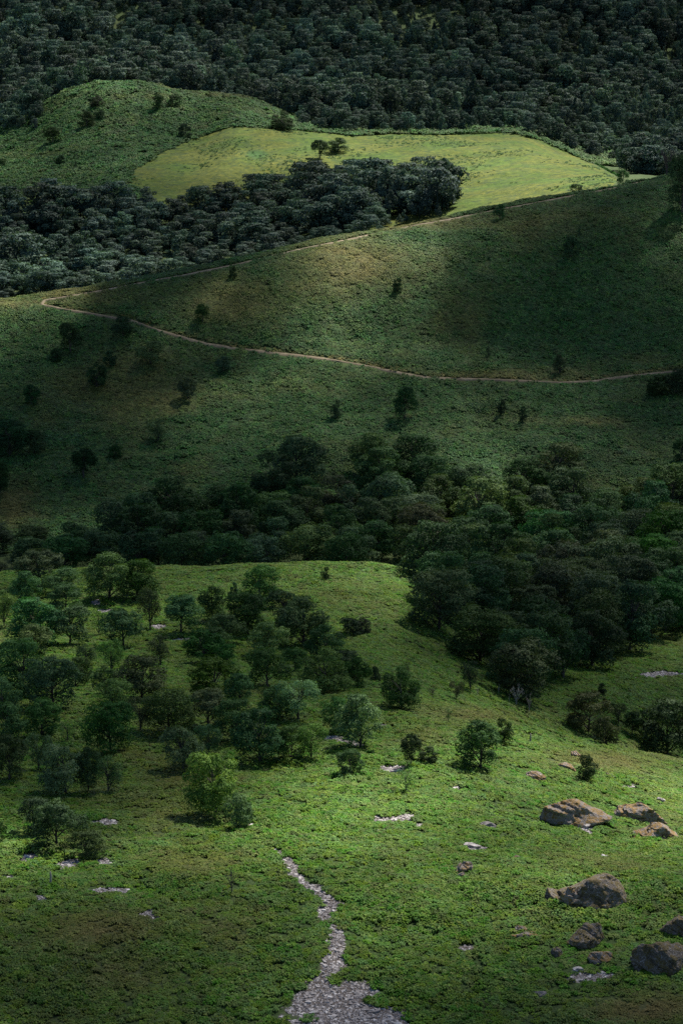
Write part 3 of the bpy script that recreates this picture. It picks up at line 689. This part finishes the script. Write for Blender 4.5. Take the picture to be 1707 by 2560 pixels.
FARB = [
 (1440,487,34,28,'oak',BLUE,'green bush behind the crest path on the pasture edge'),(1556,464,34,40,'oak',BLUE,'bluish bush at the right corner of the pasture'),(708,327,58,50,'big',DARK,'dark tree on the upper edge of the pasture, casting shadow'),(800,395,44,46,'oak',DARK,'dark tree at the left end of the clump inside the pasture'),
 (845,378,56,34,'shrub',DARK,'long low bush of the clump inside the pasture'),(395,274,36,40,'oak',DARK,'dark tree high on the bracken hill'),(438,268,32,34,'oak',BLUE,'bluish tree beside the dark tree high on the bracken hill'),(245,272,40,34,'oak',DARK,'bush at the upper left of the bracken hill'),(218,322,44,44,'oak',DARK,'dark tree halfway up the bracken hill'),
 (252,300,30,26,'shrub',DARK,'low bush above the dark tree halfway up the bracken hill'),(133,362,42,44,'oak',DARK,'dark tree on the lower left of the bracken hill'),(152,414,28,26,'shrub',DARK,'small bush low on the bracken hill'),(463,347,36,38,'oak',DARK,'dark bush at the left tip of the pasture'),(8,420,24,24,'shrub',DARK,'small bush at the left edge of the bracken hill'),
 (880,440,26,28,'oak',BLUE,'bush on the pasture just above the wood')]
for u, v, w, h, key, col, lab in FARB:
    x, y, z = hit(u, v, 1020, 1520); W_, H_ = size_at(y, z, w, h)
    put_plant('bush' if h < 36 else 'broadleaf_tree', key, x, y, z, W_, H_, col, lab, 'bush' if h < 36 else 'tree')
for a, b in [(300,460),(330,460),(270,465),(430,410),(450,425),(520,390),(350,710),(378,720),(35,655),(750,610),(790,630),(762,575),(965,455),(1025,460),(520,750),(65,675),(120,668),(350,775),(370,785),(310,470),(240,480),(410,440),(345,735),(330,770),(775,615),(90,640),(470,560),(515,540)]:
    x, y, z = hit(a / 1.836, b / 1.836, 1020, 1520); W_, H_ = size_at(y, z, random.uniform(8, 13), random.uniform(14, 22))
    hb = 'high' if b < 500 else 'halfway up' if b < 660 else 'low'
    later(put_plant('young_conifer', 'cone', x, y, z, W_, H_, DARK, None, 'conifer', 'young conifers on the bracken hill'), f'tiny dark pointed conifer {hb} on the bracken hill')
# ---- wood between the ridge and the pasture
WOOD2 = [(-60, 1045), (-60, 1180), (150, 1185), (330, 1205), (450, 1190), (600, 1205), (800, 1210), (1000, 1200), (1075, 1180), (1125, 1130), (1120, 1090), (1000, 1075), (800, 1050), (500, 1035)]
# ---- bare and dead trees
def put_bare(name, k, u, v, w, h, mat, lab, lo, hi, cat='dead tree'):
    x, y, z = hit(u, v, lo, hi); W_, H_ = size_at(y, z, w, h)
    o = bpy.data.objects.new(name, BARE[k].copy()); C.objects.link(o); o.data.materials.clear(); o.data.materials.append(mat)
    o.location = (x, y, z); o.scale = (W_, W_, H_); o.rotation_euler = (0, 0, random.uniform(0, 6)); tag(o, lab, cat)
put_bare('dead_tree', 0, 1290, 1767, 50, 52, M_DEAD, 'pale leafless tree on the crest in front of the wood tip', 300, 560)
put_bare('dead_tree', 1, 1321, 1784, 40, 46, M_DEAD, 'grey leafless tree right of the pale one, further down the crest', 300, 560)
put_bare('dead_tree', 1, 1193, 1743, 16, 28, M_DEAD, 'short dead stump with broken twigs on the knoll crest', 300, 560)
put_bare('dead_tree', 1, 1246, 1742, 12, 30, M_DEAD, 'thin dead sapling left of the pale leafless trees', 300, 560)
put_bare('dead_tree', 1, 1272, 1762, 12, 26, M_DEAD, 'thin leaning dead sapling at the foot of the pale leafless tree', 300, 560)
put_bare('dead_tree', 2, 1665, 442, 56, 66, M_TWIG, 'bare branched tree on the ridge crest beside the huge dark tree', 950, 1100)
put_bare('bare_sapling', 0, 580, 2234, 46, 60, M_TWIG, 'lone dark leafless sapling on the brownish fern slope', 215, 400, 'sapling')
put_bare('dead_tree', 1, 60, 735, 24, 60, M_TWIG, 'thin bare tree behind the left end of the crest', 905, 1100)
def put_post(u, v, h, lab):
    x, y, z = hit(u, v, 215, 420); _, H_ = size_at(y, z, 1, h)
    g = Geo(); r = np.random.default_rng(4)
    g.add(*tube([(0, 0, -.2), (.02, 0, H_ * .3), (.07, .02, H_ * .65), (.05, 0, H_)], [.16, .14, .12, .08], 7))
    limb(g, (.07, .02, H_ * .6), (.28, .05, H_ * .78), .03, .012, r, 3); limb(g, (.02, .02, H_ * .35), (-.2, .05, H_ * .5), .025, .01, r, 3)
    v_, f_ = g.get(); o = mesh_obj('dead_snag', v_, f_, M_DEAD); o.location = (x, y, z); tag(o, lab, 'snag')
put_post(127, 2216, 36, 'whitish dead stem sticking up below the scree patches at left')
put_post(1324, 1862, 28, 'short whitish dead stem on the bright fern right of the knoll tree')
# ---- hedge round the top of the pasture
def hedge(name, pts, lab, n, hh):
    r = np.random.default_rng(len(pts) * 7); P = poly_pts(pts, 220); cen = []
    for u, v in P:
        x, y, z = hit(u, v, 1030, 1520); cen.append((x, y, z))
    cen = np.array(cen); k = r.integers(0, len(cen), n); t = r.random(n)[:, None]; k2 = np.minimum(k + 1, len(cen) - 1)
    p = cen[k] * (1 - t) + cen[k2] * t
    hgt = hh * (.6 + .4 * vnoise(p[:, 0] / 6, p[:, 1] / 6, 3) + .3)
    a = r.uniform(0, math.pi, n); q = r.uniform(.6, 1, n)
    off = np.stack([np.cos(a) * 1.3 * q, np.cos(a) * 1.3 * q, np.sin(a) * hgt * q], -1); off[:, 0] *= r.uniform(-1, 1, n)
    nn = off + np.array([0, 0, .3]) + r.normal(size=(n, 3)) * .5; nn /= np.linalg.norm(nn, axis=1, keepdims=True)
    v_, f_ = leaf_quads(p + off, nn, .32, r); lr = np.repeat(r.random(n), 4)
    o0 = cen.mean(0); o = mesh_obj(name, v_ - o0, f_, M_LEAF, fattr={'leaf_random': lr}); o.location = o0; o.color = (1.7, 1.8, 1.3, 1); tag(o, lab, 'hedge')
hedge('hedge', [(345, 418), (400, 383), (480, 346), (580, 316), (660, 316)], 'dark hedge curving round the left side of the pasture', 9000, .8)
hedge('hedge', [(700, 321), (800, 329), (880, 340), (980, 334), (1100, 337), (1300, 331)], 'long low hedge along the upper edge of the pasture', 11000, .7)
hedge('hedge', [(1305, 331), (1400, 368), (1480, 405), (1548, 442)], 'sloping hedge down the right side of the pasture', 9000, .9)

# ------------------------------------------------------------------ paths on the ridge
def ribbon(name, pts, w0, lab, dmin, dmax):
    P = poly_pts(pts, 700); W = []
    for u, v in P:
        x, y, z = ground_at(u, v, dmin, dmax)
        if y < dmax * .99: W.append((x, y))
    W = np.array(W); 
    for _ in range(3): W[1:-1] = (W[:-2] + 2 * W[1:-1] + W[2:]) / 4
    T = np.gradient(W, axis=0); T /= np.linalg.norm(T, axis=1, keepdims=True) + 1e-9; N = np.stack([-T[:, 1], T[:, 0]], -1)
    ww = w0 * (1 + .55 * fbm(W[:, 0], W[:, 1], 12, 3, 5)); m = 5; rows = []
    for s in np.linspace(-1, 1, m):
        q = W + N * (ww * .5 * s)[:, None]; z = height(q[:, 0], q[:, 1]) + (.30 if abs(s) < .9 else -.25)
        rows.append(np.stack([q[:, 0], q[:, 1], z], -1))
    V_ = np.stack(rows, 1).reshape(-1, 3); n = len(W); ii = np.arange(n * m).reshape(n, m)
    f = np.stack([ii[:-1, :-1], ii[1:, :-1], ii[1:, 1:], ii[:-1, 1:]], -1).reshape(-1, 4)
    tag(mesh_obj(name, V_, f, M_PATH, smooth=True), kind='structure')
    return W
W1 = ribbon('path', LOWPATH, 1.9, '', 780, 1010)
W2 = ribbon('path', HIGHPATH, 1.5, '', 850, 1010)

# ------------------------------------------------------------------ ground cover: bracken and stones, instanced
def scatter(name, protos, P, Nn, scl, kidx, tintv, lab, cat, rz=None):
    n = len(P); me = bpy.data.meshes.new(name); me.vertices.add(n); me.vertices.foreach_set('co', P.astype(np.float32).ravel())
    def att(nm, ty, val, key='value'):
        a = me.attributes.new(nm, ty, 'POINT'); a.data.foreach_set(key, val.ravel())
    nx, ny, nz = Nn[:, 0], Nn[:, 1], Nn[:, 2]
    # euler that lays the clump on the slope after a random spin
    a = rng.uniform(0, 2 * math.pi, n) if rz is None else rz
    rot = np.stack([np.arctan2(-ny, nz), np.arcsin(np.clip(nx, -1, 1)), np.zeros(n)], -1)
    att('tilt', 'FLOAT_VECTOR', rot.astype(np.float32), 'vector'); att('spin', 'FLOAT_VECTOR', np.stack([0 * a, 0 * a, a], -1).astype(np.float32), 'vector')
    att('size', 'FLOAT_VECTOR', scl.astype(np.float32), 'vector'); att('pick', 'INT', kidx.astype(np.int32)); att('tint', 'FLOAT', tintv.astype(np.float32))
    o = bpy.data.objects.new(name, me); C.objects.link(o)
    coll = bpy.data.collections.new(name + '_sources')
    for p_ in protos: coll.objects.link(p_)
    ng = bpy.data.node_groups.new(name, 'GeometryNodeTree')
    ng.interface.new_socket(name='Geometry', in_out='INPUT', socket_type='NodeSocketGeometry'); ng.interface.new_socket(name='Geometry', in_out='OUTPUT', socket_type='NodeSocketGeometry')
    N = ng.nodes; L = ng.links; gi = N.new('NodeGroupInput'); go = N.new('NodeGroupOutput')
    m2p = N.new('GeometryNodeMeshToPoints'); L.new(gi.outputs[0], m2p.inputs['Mesh'])
    ci = N.new('GeometryNodeCollectionInfo'); ci.inputs['Collection'].default_value = coll; ci.inputs['Separate Children'].default_value = True; ci.inputs['Reset Children'].default_value = True
    iop = N.new('GeometryNodeInstanceOnPoints'); L.new(m2p.outputs[0], iop.inputs['Points']); L.new(ci.outputs[0], iop.inputs['Instance']); iop.inputs['Pick Instance'].default_value = True
    def na(nm, ty):
        q = N.new('GeometryNodeInputNamedAttribute'); q.data_type = ty; q.inputs['Name'].default_value = nm; return q.outputs['Attribute']
    L.new(na('pick', 'INT'), iop.inputs['Instance Index']); L.new(na('size', 'FLOAT_VECTOR'), iop.inputs['Scale']); L.new(na('tilt', 'FLOAT_VECTOR'), iop.inputs['Rotation'])
    ri = N.new('GeometryNodeRotateInstances'); L.new(iop.outputs[0], ri.inputs['Instances']); L.new(na('spin', 'FLOAT_VECTOR'), ri.inputs['Rotation']); ri.inputs['Local Space'].default_value = True
    L.new(ri.outputs[0], go.inputs[0])
    md = o.modifiers.new('scatter', 'NODES'); md.node_group = ng
    tag(o, lab, cat, kind='stuff'); return o
def fern_patch(seed, nclump, rad_, nfr=9, fr=.42, hgt=.5, mat=None):
    """a patch of bracken: clumps of arching fronds"""
    r = np.random.default_rng(seed); V_ = []; F_ = []; LR = []; n = 0
    for c in range(nclump):
        a = r.uniform(0, 6.283); q = rad_ * math.sqrt(r.random()); cx, cy = q * math.cos(a), q * math.sin(a); s = r.uniform(.55, 1.35); base = r.uniform(.1, .9)
        for k in range(nfr):
            t = 2 * math.pi * (k + r.uniform(-.4, .4)) / nfr; d = np.array([math.cos(t), math.sin(t), 0]); w = np.array([-d[1], d[0], 0]) * fr * .24 * s * r.uniform(.8, 1.2)
            L_ = fr * s * r.uniform(.7, 1.1); h_ = hgt * s * r.uniform(.7, 1.1); o = np.array([cx, cy, 0])
            pr = [(.08, .45, .5), (.45, .98, 1.0), (.80, .92, .8), (1.08, .66, .08)]
            ctr = [o + d * L_ * x + np.array([0, 0, h_ * z]) for x, z, _ in pr]
            for cc, (_, _, ws) in zip(ctr, pr): V_ += [cc - w * ws - np.array([0, 0, .05 * s]), cc + w * ws - np.array([0, 0, .05 * s])]
            for j in range(3): F_.append((n + 2 * j, n + 2 * j + 1, n + 2 * j + 3, n + 2 * j + 2))
            LR += [min(1, max(0, base + r.normal(0, .12)))] * 8; n += 8
    return mesh_obj('fern_clumps', V_, F_, mat or M_FERN, fattr={'leaf_random': LR}, link=False)
def sample(D0, D1, qmax, n):
    """uniform over the ground between two distances"""
    t = rng.random(n); D = np.sqrt(D0 ** 2 + t * (D1 ** 2 - D0 ** 2)); q = rng.uniform(-qmax, qmax, n)
    return q / (F * CP) * D, D
def visible(x, y, z, extra=1.5):
    """drop ground hidden well behind nearer land"""
    ok = np.ones(len(x), bool); ex, ey, ez = x, y, z + extra
    for t in np.linspace(.28, .985, 60):
        xx = ex * t; yy = ey * t; zz = CZ + (ez - CZ) * t; ok &= (zz > height(xx, yy) - .4) | (yy > ey - 4)
    return ok
def bracken(name, D0, D1, n, protos, s0, lab, region=None, q=1000):
    x, y = sample(D0, D1, q, int(n * q / 1000)); z = height(x, y); u, v = project(x, y, z)
    keep = visible(x, y, z, 2.5) & (v < 2700) & (v > -60)
    x, y, z, u, v = (a[keep] for a in (x, y, z, u, v))
    keep = np.ones(len(x), bool)
    if y.min() < 560: keep &= scree_mask(u, v, x, y) < .35
    if D1 > 600 and D0 < 1000:
        for W in (W1, W2):
            d = np.full(len(x), 1e9)
            for a, b in W[::3]: d = np.minimum(d, (x - a) ** 2 + (y - b) ** 2)
            keep &= d > 1.9 ** 2
    if region is not None: keep &= region(u, v, x, y)
    x, y, z, u, v = (a[keep] for a in (x, y, z, u, v))
    tn = tint_mask(u, v, x, y); n_ = len(x)
    sz = s0 * rng.uniform(.7, 1.3, n_) * (1 + .25 * fbm(x, y, 9, 2, 81)); hz = sz * (1 + .35 * fbm(x, y, 5, 2, 82)) * (1 - .45 * tn)
    scatter(name, protos, np.stack([x, y, z - .04], -1), normal(x, y), np.stack([sz, sz, hz], -1), rng.integers(0, len(protos), n_), tn, lab, 'ferns')
    print(name, n_)
near_p = [fern_patch(200 + i, 14, .85, 7, .31, .46) for i in range(8)]
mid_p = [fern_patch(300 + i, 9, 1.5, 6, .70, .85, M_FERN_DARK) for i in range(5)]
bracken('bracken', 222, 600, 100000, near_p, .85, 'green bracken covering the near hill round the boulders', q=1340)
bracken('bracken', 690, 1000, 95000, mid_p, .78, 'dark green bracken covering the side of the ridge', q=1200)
bracken('bracken', 1020, 1580, 60000, mid_p, 1.45, 'green bracken on the far hill left of the pasture', region=lambda u, v, x, y: (~in_poly(u, v, FIELD)) & (y > 1215) & (u < 1700) & ((y > 1340) | (u < 480)))
bracken('grass_tussocks', 1080, 1480, 26000, mid_p, .42, 'dark tussocks dotted over the pasture', region=lambda u, v, x, y: in_poly(u, v, FIELD) & (fbm(x, y, 30, 4, 33) + rng.uniform(-.35, .35, len(x)) > .25))
def stone_mesh(seed):
    r = np.random.default_rng(seed); v = rand_unit(9, r) * np.array([.5, .38, .17]) * r.uniform(.7, 1.2, 9)[:, None]
    import bmesh
    bm = bmesh.new(); [bm.verts.new(p) for p in v]; bmesh.ops.convex_hull(bm, input=bm.verts)
    for e in [q for q in bm.verts if not q.link_faces]: bm.verts.remove(e)
    me = bpy.data.meshes.new('stone'); bm.to_mesh(me); bm.free(); me.materials.append(M_STONE)
    return bpy.data.objects.new('stone', me)
def scree():
    x, y = sample(224, 560, 900, 1000000); z = height(x, y); u, v = project(x, y, z)
    box = np.zeros(len(x), bool)
    for a, b, rx, ry in PATCHES: box |= (np.abs(u - a) < rx * 1.3) & (np.abs(v - b) < ry * 1.4)
    p = poly_pts(TRACK, 40)
    for a, b, r in p: box |= (np.abs(u - a) < r * 1.3) & (np.abs(v - b) < r)
    x, y, z, u, v = (a[box] for a in (x, y, z, u, v))
    k = (scree_mask(u, v, x, y) + rng.uniform(-.3, .2, len(x))) > .35
    x, y, z = x[k], y[k], z[k]; n = len(x); s = np.exp(rng.normal(-1.25, .55, n)).clip(.12, 1.4)
    scatter('scree', [stone_mesh(i) for i in range(8)], np.stack([x, y, z + .02], -1), normal(x, y), np.stack([s, s, s * rng.uniform(.8, 1.3, n)], -1), rng.integers(0, 8, n), np.zeros(n), 'loose pale stones of the scree track and patches', 'scree')
    print('scree', n)
scree()
# ---- far wood
def far_wood():
    protos = []
    for i in range(7):
        kw = dict(nleaf=3600, leaf=.030, puffs=15, z0=.10, shape='round' if i < 5 else 'cone', gap=.1, trunk_r=.02)
        tv, tf, cv, cf, lr = plant_meshes(seed=700 + i * 3, **kw)
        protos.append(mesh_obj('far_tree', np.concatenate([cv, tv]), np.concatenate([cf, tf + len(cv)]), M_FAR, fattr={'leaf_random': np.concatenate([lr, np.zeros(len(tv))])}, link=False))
    # jittered grid, so crowns stand shoulder to shoulder
    st = 8.9; X, Y = np.meshgrid(np.arange(-340, 340, st), np.arange(1030, 2250, st)); X = (X + rng.uniform(-4.5, 4.5, X.shape)).ravel(); Y = (Y + rng.uniform(-4.5, 4.5, Y.shape)).ravel()
    k = np.abs(X / Y) < 1020 / (F * CP); X, Y = X[k], Y[k]; z = height(X, Y); u, v = project(X, Y, z)
    crest = np.interp(u, [-200, 0, 65, 163, 272, 360, 435, 600, 740, 760, 1707], [430, 330, 294, 236, 213, 210, 226, 246, 300, 330, 330])
    k = (Y > 1540) | ((u > 740) & (v < np.interp(u, [740, 880, 1300, 1400, 1540, 1707], [318, 334, 326, 362, 436, 440])) & (Y > 1395))
    k |= (u > 1560) & (Y > 1180)
    k &= ~((u > 20) & (u < 700) & (Y > 1240) & (Y < 1545))
    k |= (u < 95) & (Y > 1430) & (v < 330)
    k |= in_poly(X / Y * F * CP + PW / 2, Y, WOOD2)
    gap = fbm(X, Y, 55, 3, 99); k &= (gap > -1.3) | (Y < 1560)
    X, Y, z, gap = X[k], Y[k], z[k], gap[k]; n = len(X)
    w = (6.5 + 12 * rng.random(n) ** 1.5) * (1 + .35 * fbm(X, Y, 45, 2, 91)); w = np.where(Y < 1260, w * 1.18, w); h = w * rng.uniform(1.1, 1.45, n) * np.where(Y < 1260, .72, 1)
    con = (fbm(X, Y, 70, 3, 92) > .28) & (rng.random(n) < .8) & (X > 20)
    kk = np.where(con, rng.integers(5, 7, n), rng.integers(0, 5, n)); w = np.where(con, w * .62, w); h = np.where(con, h * 1.05, h)
    sm = ((Y < 1500) & (Y > 1270)) | (Y < 1090); w = np.where(sm, w * .72, w); h = np.where(sm, h * .62, h)
    Nn = np.zeros((n, 3)); Nn[:, 2] = 1
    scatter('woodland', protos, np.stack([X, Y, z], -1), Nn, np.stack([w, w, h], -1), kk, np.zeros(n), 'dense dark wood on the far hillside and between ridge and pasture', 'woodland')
    print('woodland', n)
far_wood()
settle_labels()

# ------------------------------------------------------------------ boulders
def boulder(name, u, v, w, h, dep, seed, mat, lab, cuts=16, rz=0.0, tilt=0.0, flat=1.0, sink=.22, prof=None):
    import bmesh
    x, y, z = hit(u, v, 215, 540); W_, H_ = size_at(y, z, w * (.9 if mat is M_ROCKD and w > 70 else 1), h)
    r = np.random.default_rng(seed); bm = bmesh.new(); bmesh.ops.create_icosphere(bm, subdivisions=5, radius=1.0)
    d = np.array([q.co[:] for q in bm.verts]); nrm = rand_unit(cuts, r); off = r.uniform(.58, 1.0, cuts)
    dots = d @ nrm.T; rr = np.where(dots > .05, off / np.maximum(dots, .05), 9).min(1); rr = np.minimum(rr, 1.15)
    p = d * rr[:, None]
    nz = fbm(p[:, 0] * 3 + p[:, 2] * 2.3 + seed, p[:, 1] * 3 - p[:, 2] * 1.7, 1.6, 5, seed)
    st = np.sin((p[:, 2] * 7 + p[:, 0] * 1.3) * 1.6 + nz * 2)                      # bedding ledges
    p = p * (1 + .045 * nz + .028 * np.sign(st) * np.abs(st) ** .4)[:, None]
    e = p.max(0) - p.min(0); p = (p - (p.max(0) + p.min(0)) / 2) / e
    p = p * (1 + .035 * fbm(p[:, 0] * 9 + seed, p[:, 2] * 9 + p[:, 1] * 5, 1.0, 4, seed + 9))[:, None]
    rg = 1 - np.abs(fbm(p[:, 0] * 3.1 + p[:, 2] * 4 + seed * 3, p[:, 1] * 3 - p[:, 2] * 3 + p[:, 0], 1.0, 4, seed + 20)); p = p * (1 - .16 * np.clip(rg - .82, 0, 1) / .18)[:, None]   # cracks
    if prof: p[:, 2] = np.where(p[:, 2] > 0, p[:, 2] * np.interp(p[:, 0], np.linspace(-.5, .5, len(prof)), prof) / (1 - .55 * np.clip(np.abs(p[:, 0]) * 2, 0, 1) ** 2) ** .5, p[:, 2])
    p = p * np.array([W_ * 1.08, dep, H_ * 1.5]); p[:, 2] = np.where(p[:, 2] > 0, p[:, 2] * (1 - .12 * np.abs(p[:, 0]) / W_), p[:, 2])
    for q, c in zip(bm.verts, p): q.co = c
    me = bpy.data.meshes.new(name); bm.to_mesh(me); bm.free(); me.materials.append(mat); me.polygons.foreach_set('use_smooth', np.zeros(len(me.polygons), bool))
    o = bpy.data.objects.new(name, me); C.objects.link(o); o.rotation_euler = (0, tilt, rz)
    o.location = (x, y + dep * .25, z + .02 * H_); tag(o, lab, 'boulder' if w > 60 else 'rock'); return o
ROCKS = [
 ('boulder',1432,2062,186,82,6.5,11,M_ROCK,'big tawny boulder rising to a point on its right, leftmost of the upper pair',.0,-.06,14),
 ('boulder',1600,2055,134,56,5.0,12,M_ROCK,'grey humped boulder with orange lichen at the right of the upper pair',.0,0,12),
 ('boulder',1636,2098,120,48,4.5,13,M_ROCK,'brown low boulder just in front of the grey humped one',.1,.08,12),
 ('boulder',1478,2268,196,86,6.5,14,M_ROCKD,'largest dark slab-topped boulder in the middle of the slope at right',.0,.05,12),
 ('boulder',1422,2270,66,62,2.6,15,M_ROCK,'pale upright rock leaning on the front of the largest dark boulder',.0,-.5,10),
 ('boulder',1385,2254,64,36,2.6,25,M_ROCKD,'flat dark ledge at the left end of the largest boulder',.2,-.1,10),
 ('boulder',1463,2368,106,66,4.0,16,M_ROCKD,'dark wedge boulder with a blunt right end, below the largest one',.0,-.12,10),
 ('boulder',1690,2340,86,64,4.0,17,M_ROCKD,'dark boulder cut by the right edge of the view',.0,-.1,12),
 ('boulder',1650,2432,150,84,5.0,18,M_ROCKD,'mossy brown boulder low at the right edge with a white stone at its foot',.0,0,12),
 ('rock',1664,2418,34,24,1.6,19,M_STONE,'white stone lying against the foot of the mossy boulder',.3,0,10),
 ('rock',1155,2184,56,36,2.0,20,M_ROCK,'brown block alone on the fern, near the centre',.0,0,10),
 ('rock',1152,2196,24,20,1.2,21,M_ROCK,'small pinkish rock at the foot of the brown block',.0,0,10),
 ('rock',1216,2070,60,18,2.0,22,M_STONE,'long pale flat rock left of the tawny boulder',.0,.05,10),
 ('rock',1178,2122,50,13,1.4,23,M_STONE,'low pale slab in the fern above the brown block',.0,.1,10),
 ('rock',1335,1950,58,22,2.6,24,M_ROCK,'flat grey rock left of the dark egg-shaped bush',.0,-.08,10),
 ('rock',1414,1928,48,22,2.4,26,M_ROCK,'pinkish slab sloping beside the dark egg-shaped bush',.0,.2,10),
 ('rock',1440,1895,30,20,1.6,27,M_ROCK,'small brown rock behind the dark egg-shaped bush',.0,.1,10),
 ('rock',1515,1942,24,14,1.2,28,M_ROCKD,'small grey rock right of the dark egg-shaped bush',.0,0,9),
 ('rock',1650,2006,24,16,1.2,29,M_STONE,'little pale stone behind the grey humped boulder',.0,0,9),
 ('rock',1304,2332,32,18,1.4,30,M_ROCK,'small grey rock atop a low stony bank left of the wedge boulder',.0,0,9),
 ('rock',1322,2345,92,14,2.2,31,M_ROCK,'low brown ledge showing through the fern left of the wedge boulder',.0,.03,10),
 ('rock',1393,2392,32,26,1.6,32,M_ROCKD,'small dark rock below the left end of the wedge boulder',.0,0,9),
 ('rock',1500,2406,60,30,2.4,33,M_ROCK,'yellowish low rock under the right end of the wedge boulder',.0,0,10),
 ('rock',1340,2492,56,12,1.4,34,M_STONE,'thin pale sliver of rock alone in the dark fern at lower right',.0,-.2,9),
 ('rock',1024,2152,16,9,.8,35,M_STONE,'small white stone alone above the brown block, left',.0,0,9),
 ('rock',1288,2152,24,14,1.2,36,M_ROCK,'small brownish rock between block and largest boulder',.0,0,9),
 ('rock',1290,2258,28,14,1.2,37,M_ROCK,'small whitish rock left of the largest dark boulder',.0,0,9),
 ('rock',1484,2268,48,16,1.8,38,M_ROCK,'low brown rock at the front foot of the largest boulder',.0,0,9),
 ('rock',1455,2070,44,14,1.6,39,M_STONE,'pale stony strip below the tawny boulder',.0,-.2,9),
 ('rock',1500,2240,40,12,1.6,43,M_ROCKD,'dark stone beside the crest of the largest boulder',.0,0,9),
 ('rock',1445,2428,30,10,1.2,44,M_STONE,'thin grey stone low under the wedge boulder',.0,0,9),
]
PROFS = {11: [.35, .62, .70, .80, .95, 1.0, .92, .62, .55, .30], 12: [.5, .9, 1, .98, 1, .95, .9, .85, .6], 13: [.4, .5, .7, 1, .9, .8, .6, .3], 14: [.35, .6, .65, .8, 1, 1, .98, .92, .85, .5],
 16: [.15, .3, .5, .75, .95, 1, 1, .8], 17: [.4, .6, .8, 1, 1], 18: [.6, .9, 1, 1, 1, .95, .9, .8], 25: [1, 1, .9, .8, .6]}
for nm, u, v, w, h, dp, sd, mt, lab, rz, tl, cu in ROCKS: boulder(nm, u, v, w, h, dp, sd, mt, lab, cuts=cu + 6, rz=rz, tilt=tl * .4, prof=PROFS.get(sd))

# ------------------------------------------------------------------ faint summer haze
def haze():
    m, nt, out = new_mat('haze_air'); pv = nt.nodes.new('ShaderNodeVolumePrincipled'); pv.inputs['Density'].default_value = .000009; pv.inputs['Color'].default_value = (.55, .75, 1, 1)
    nt.links.new(pv.outputs[0], out.inputs['Volume'])
    x0, x1, y0, y1, z0, z1 = -2500, 2500, -60, 3600, float(HZ.min()) - 1, 470 + 0 * CZ
    v = [(x, y, z) for z in (z0, z1) for y in (y0, y1) for x in (x0, x1)]
    f = [(0, 2, 3, 1), (4, 5, 7, 6), (0, 1, 5, 4), (2, 6, 7, 3), (0, 4, 6, 2), (1, 3, 7, 5)]
    tag(mesh_obj('haze', v, f, m), 'thin bluish haze in the valley air', 'haze', kind='stuff')
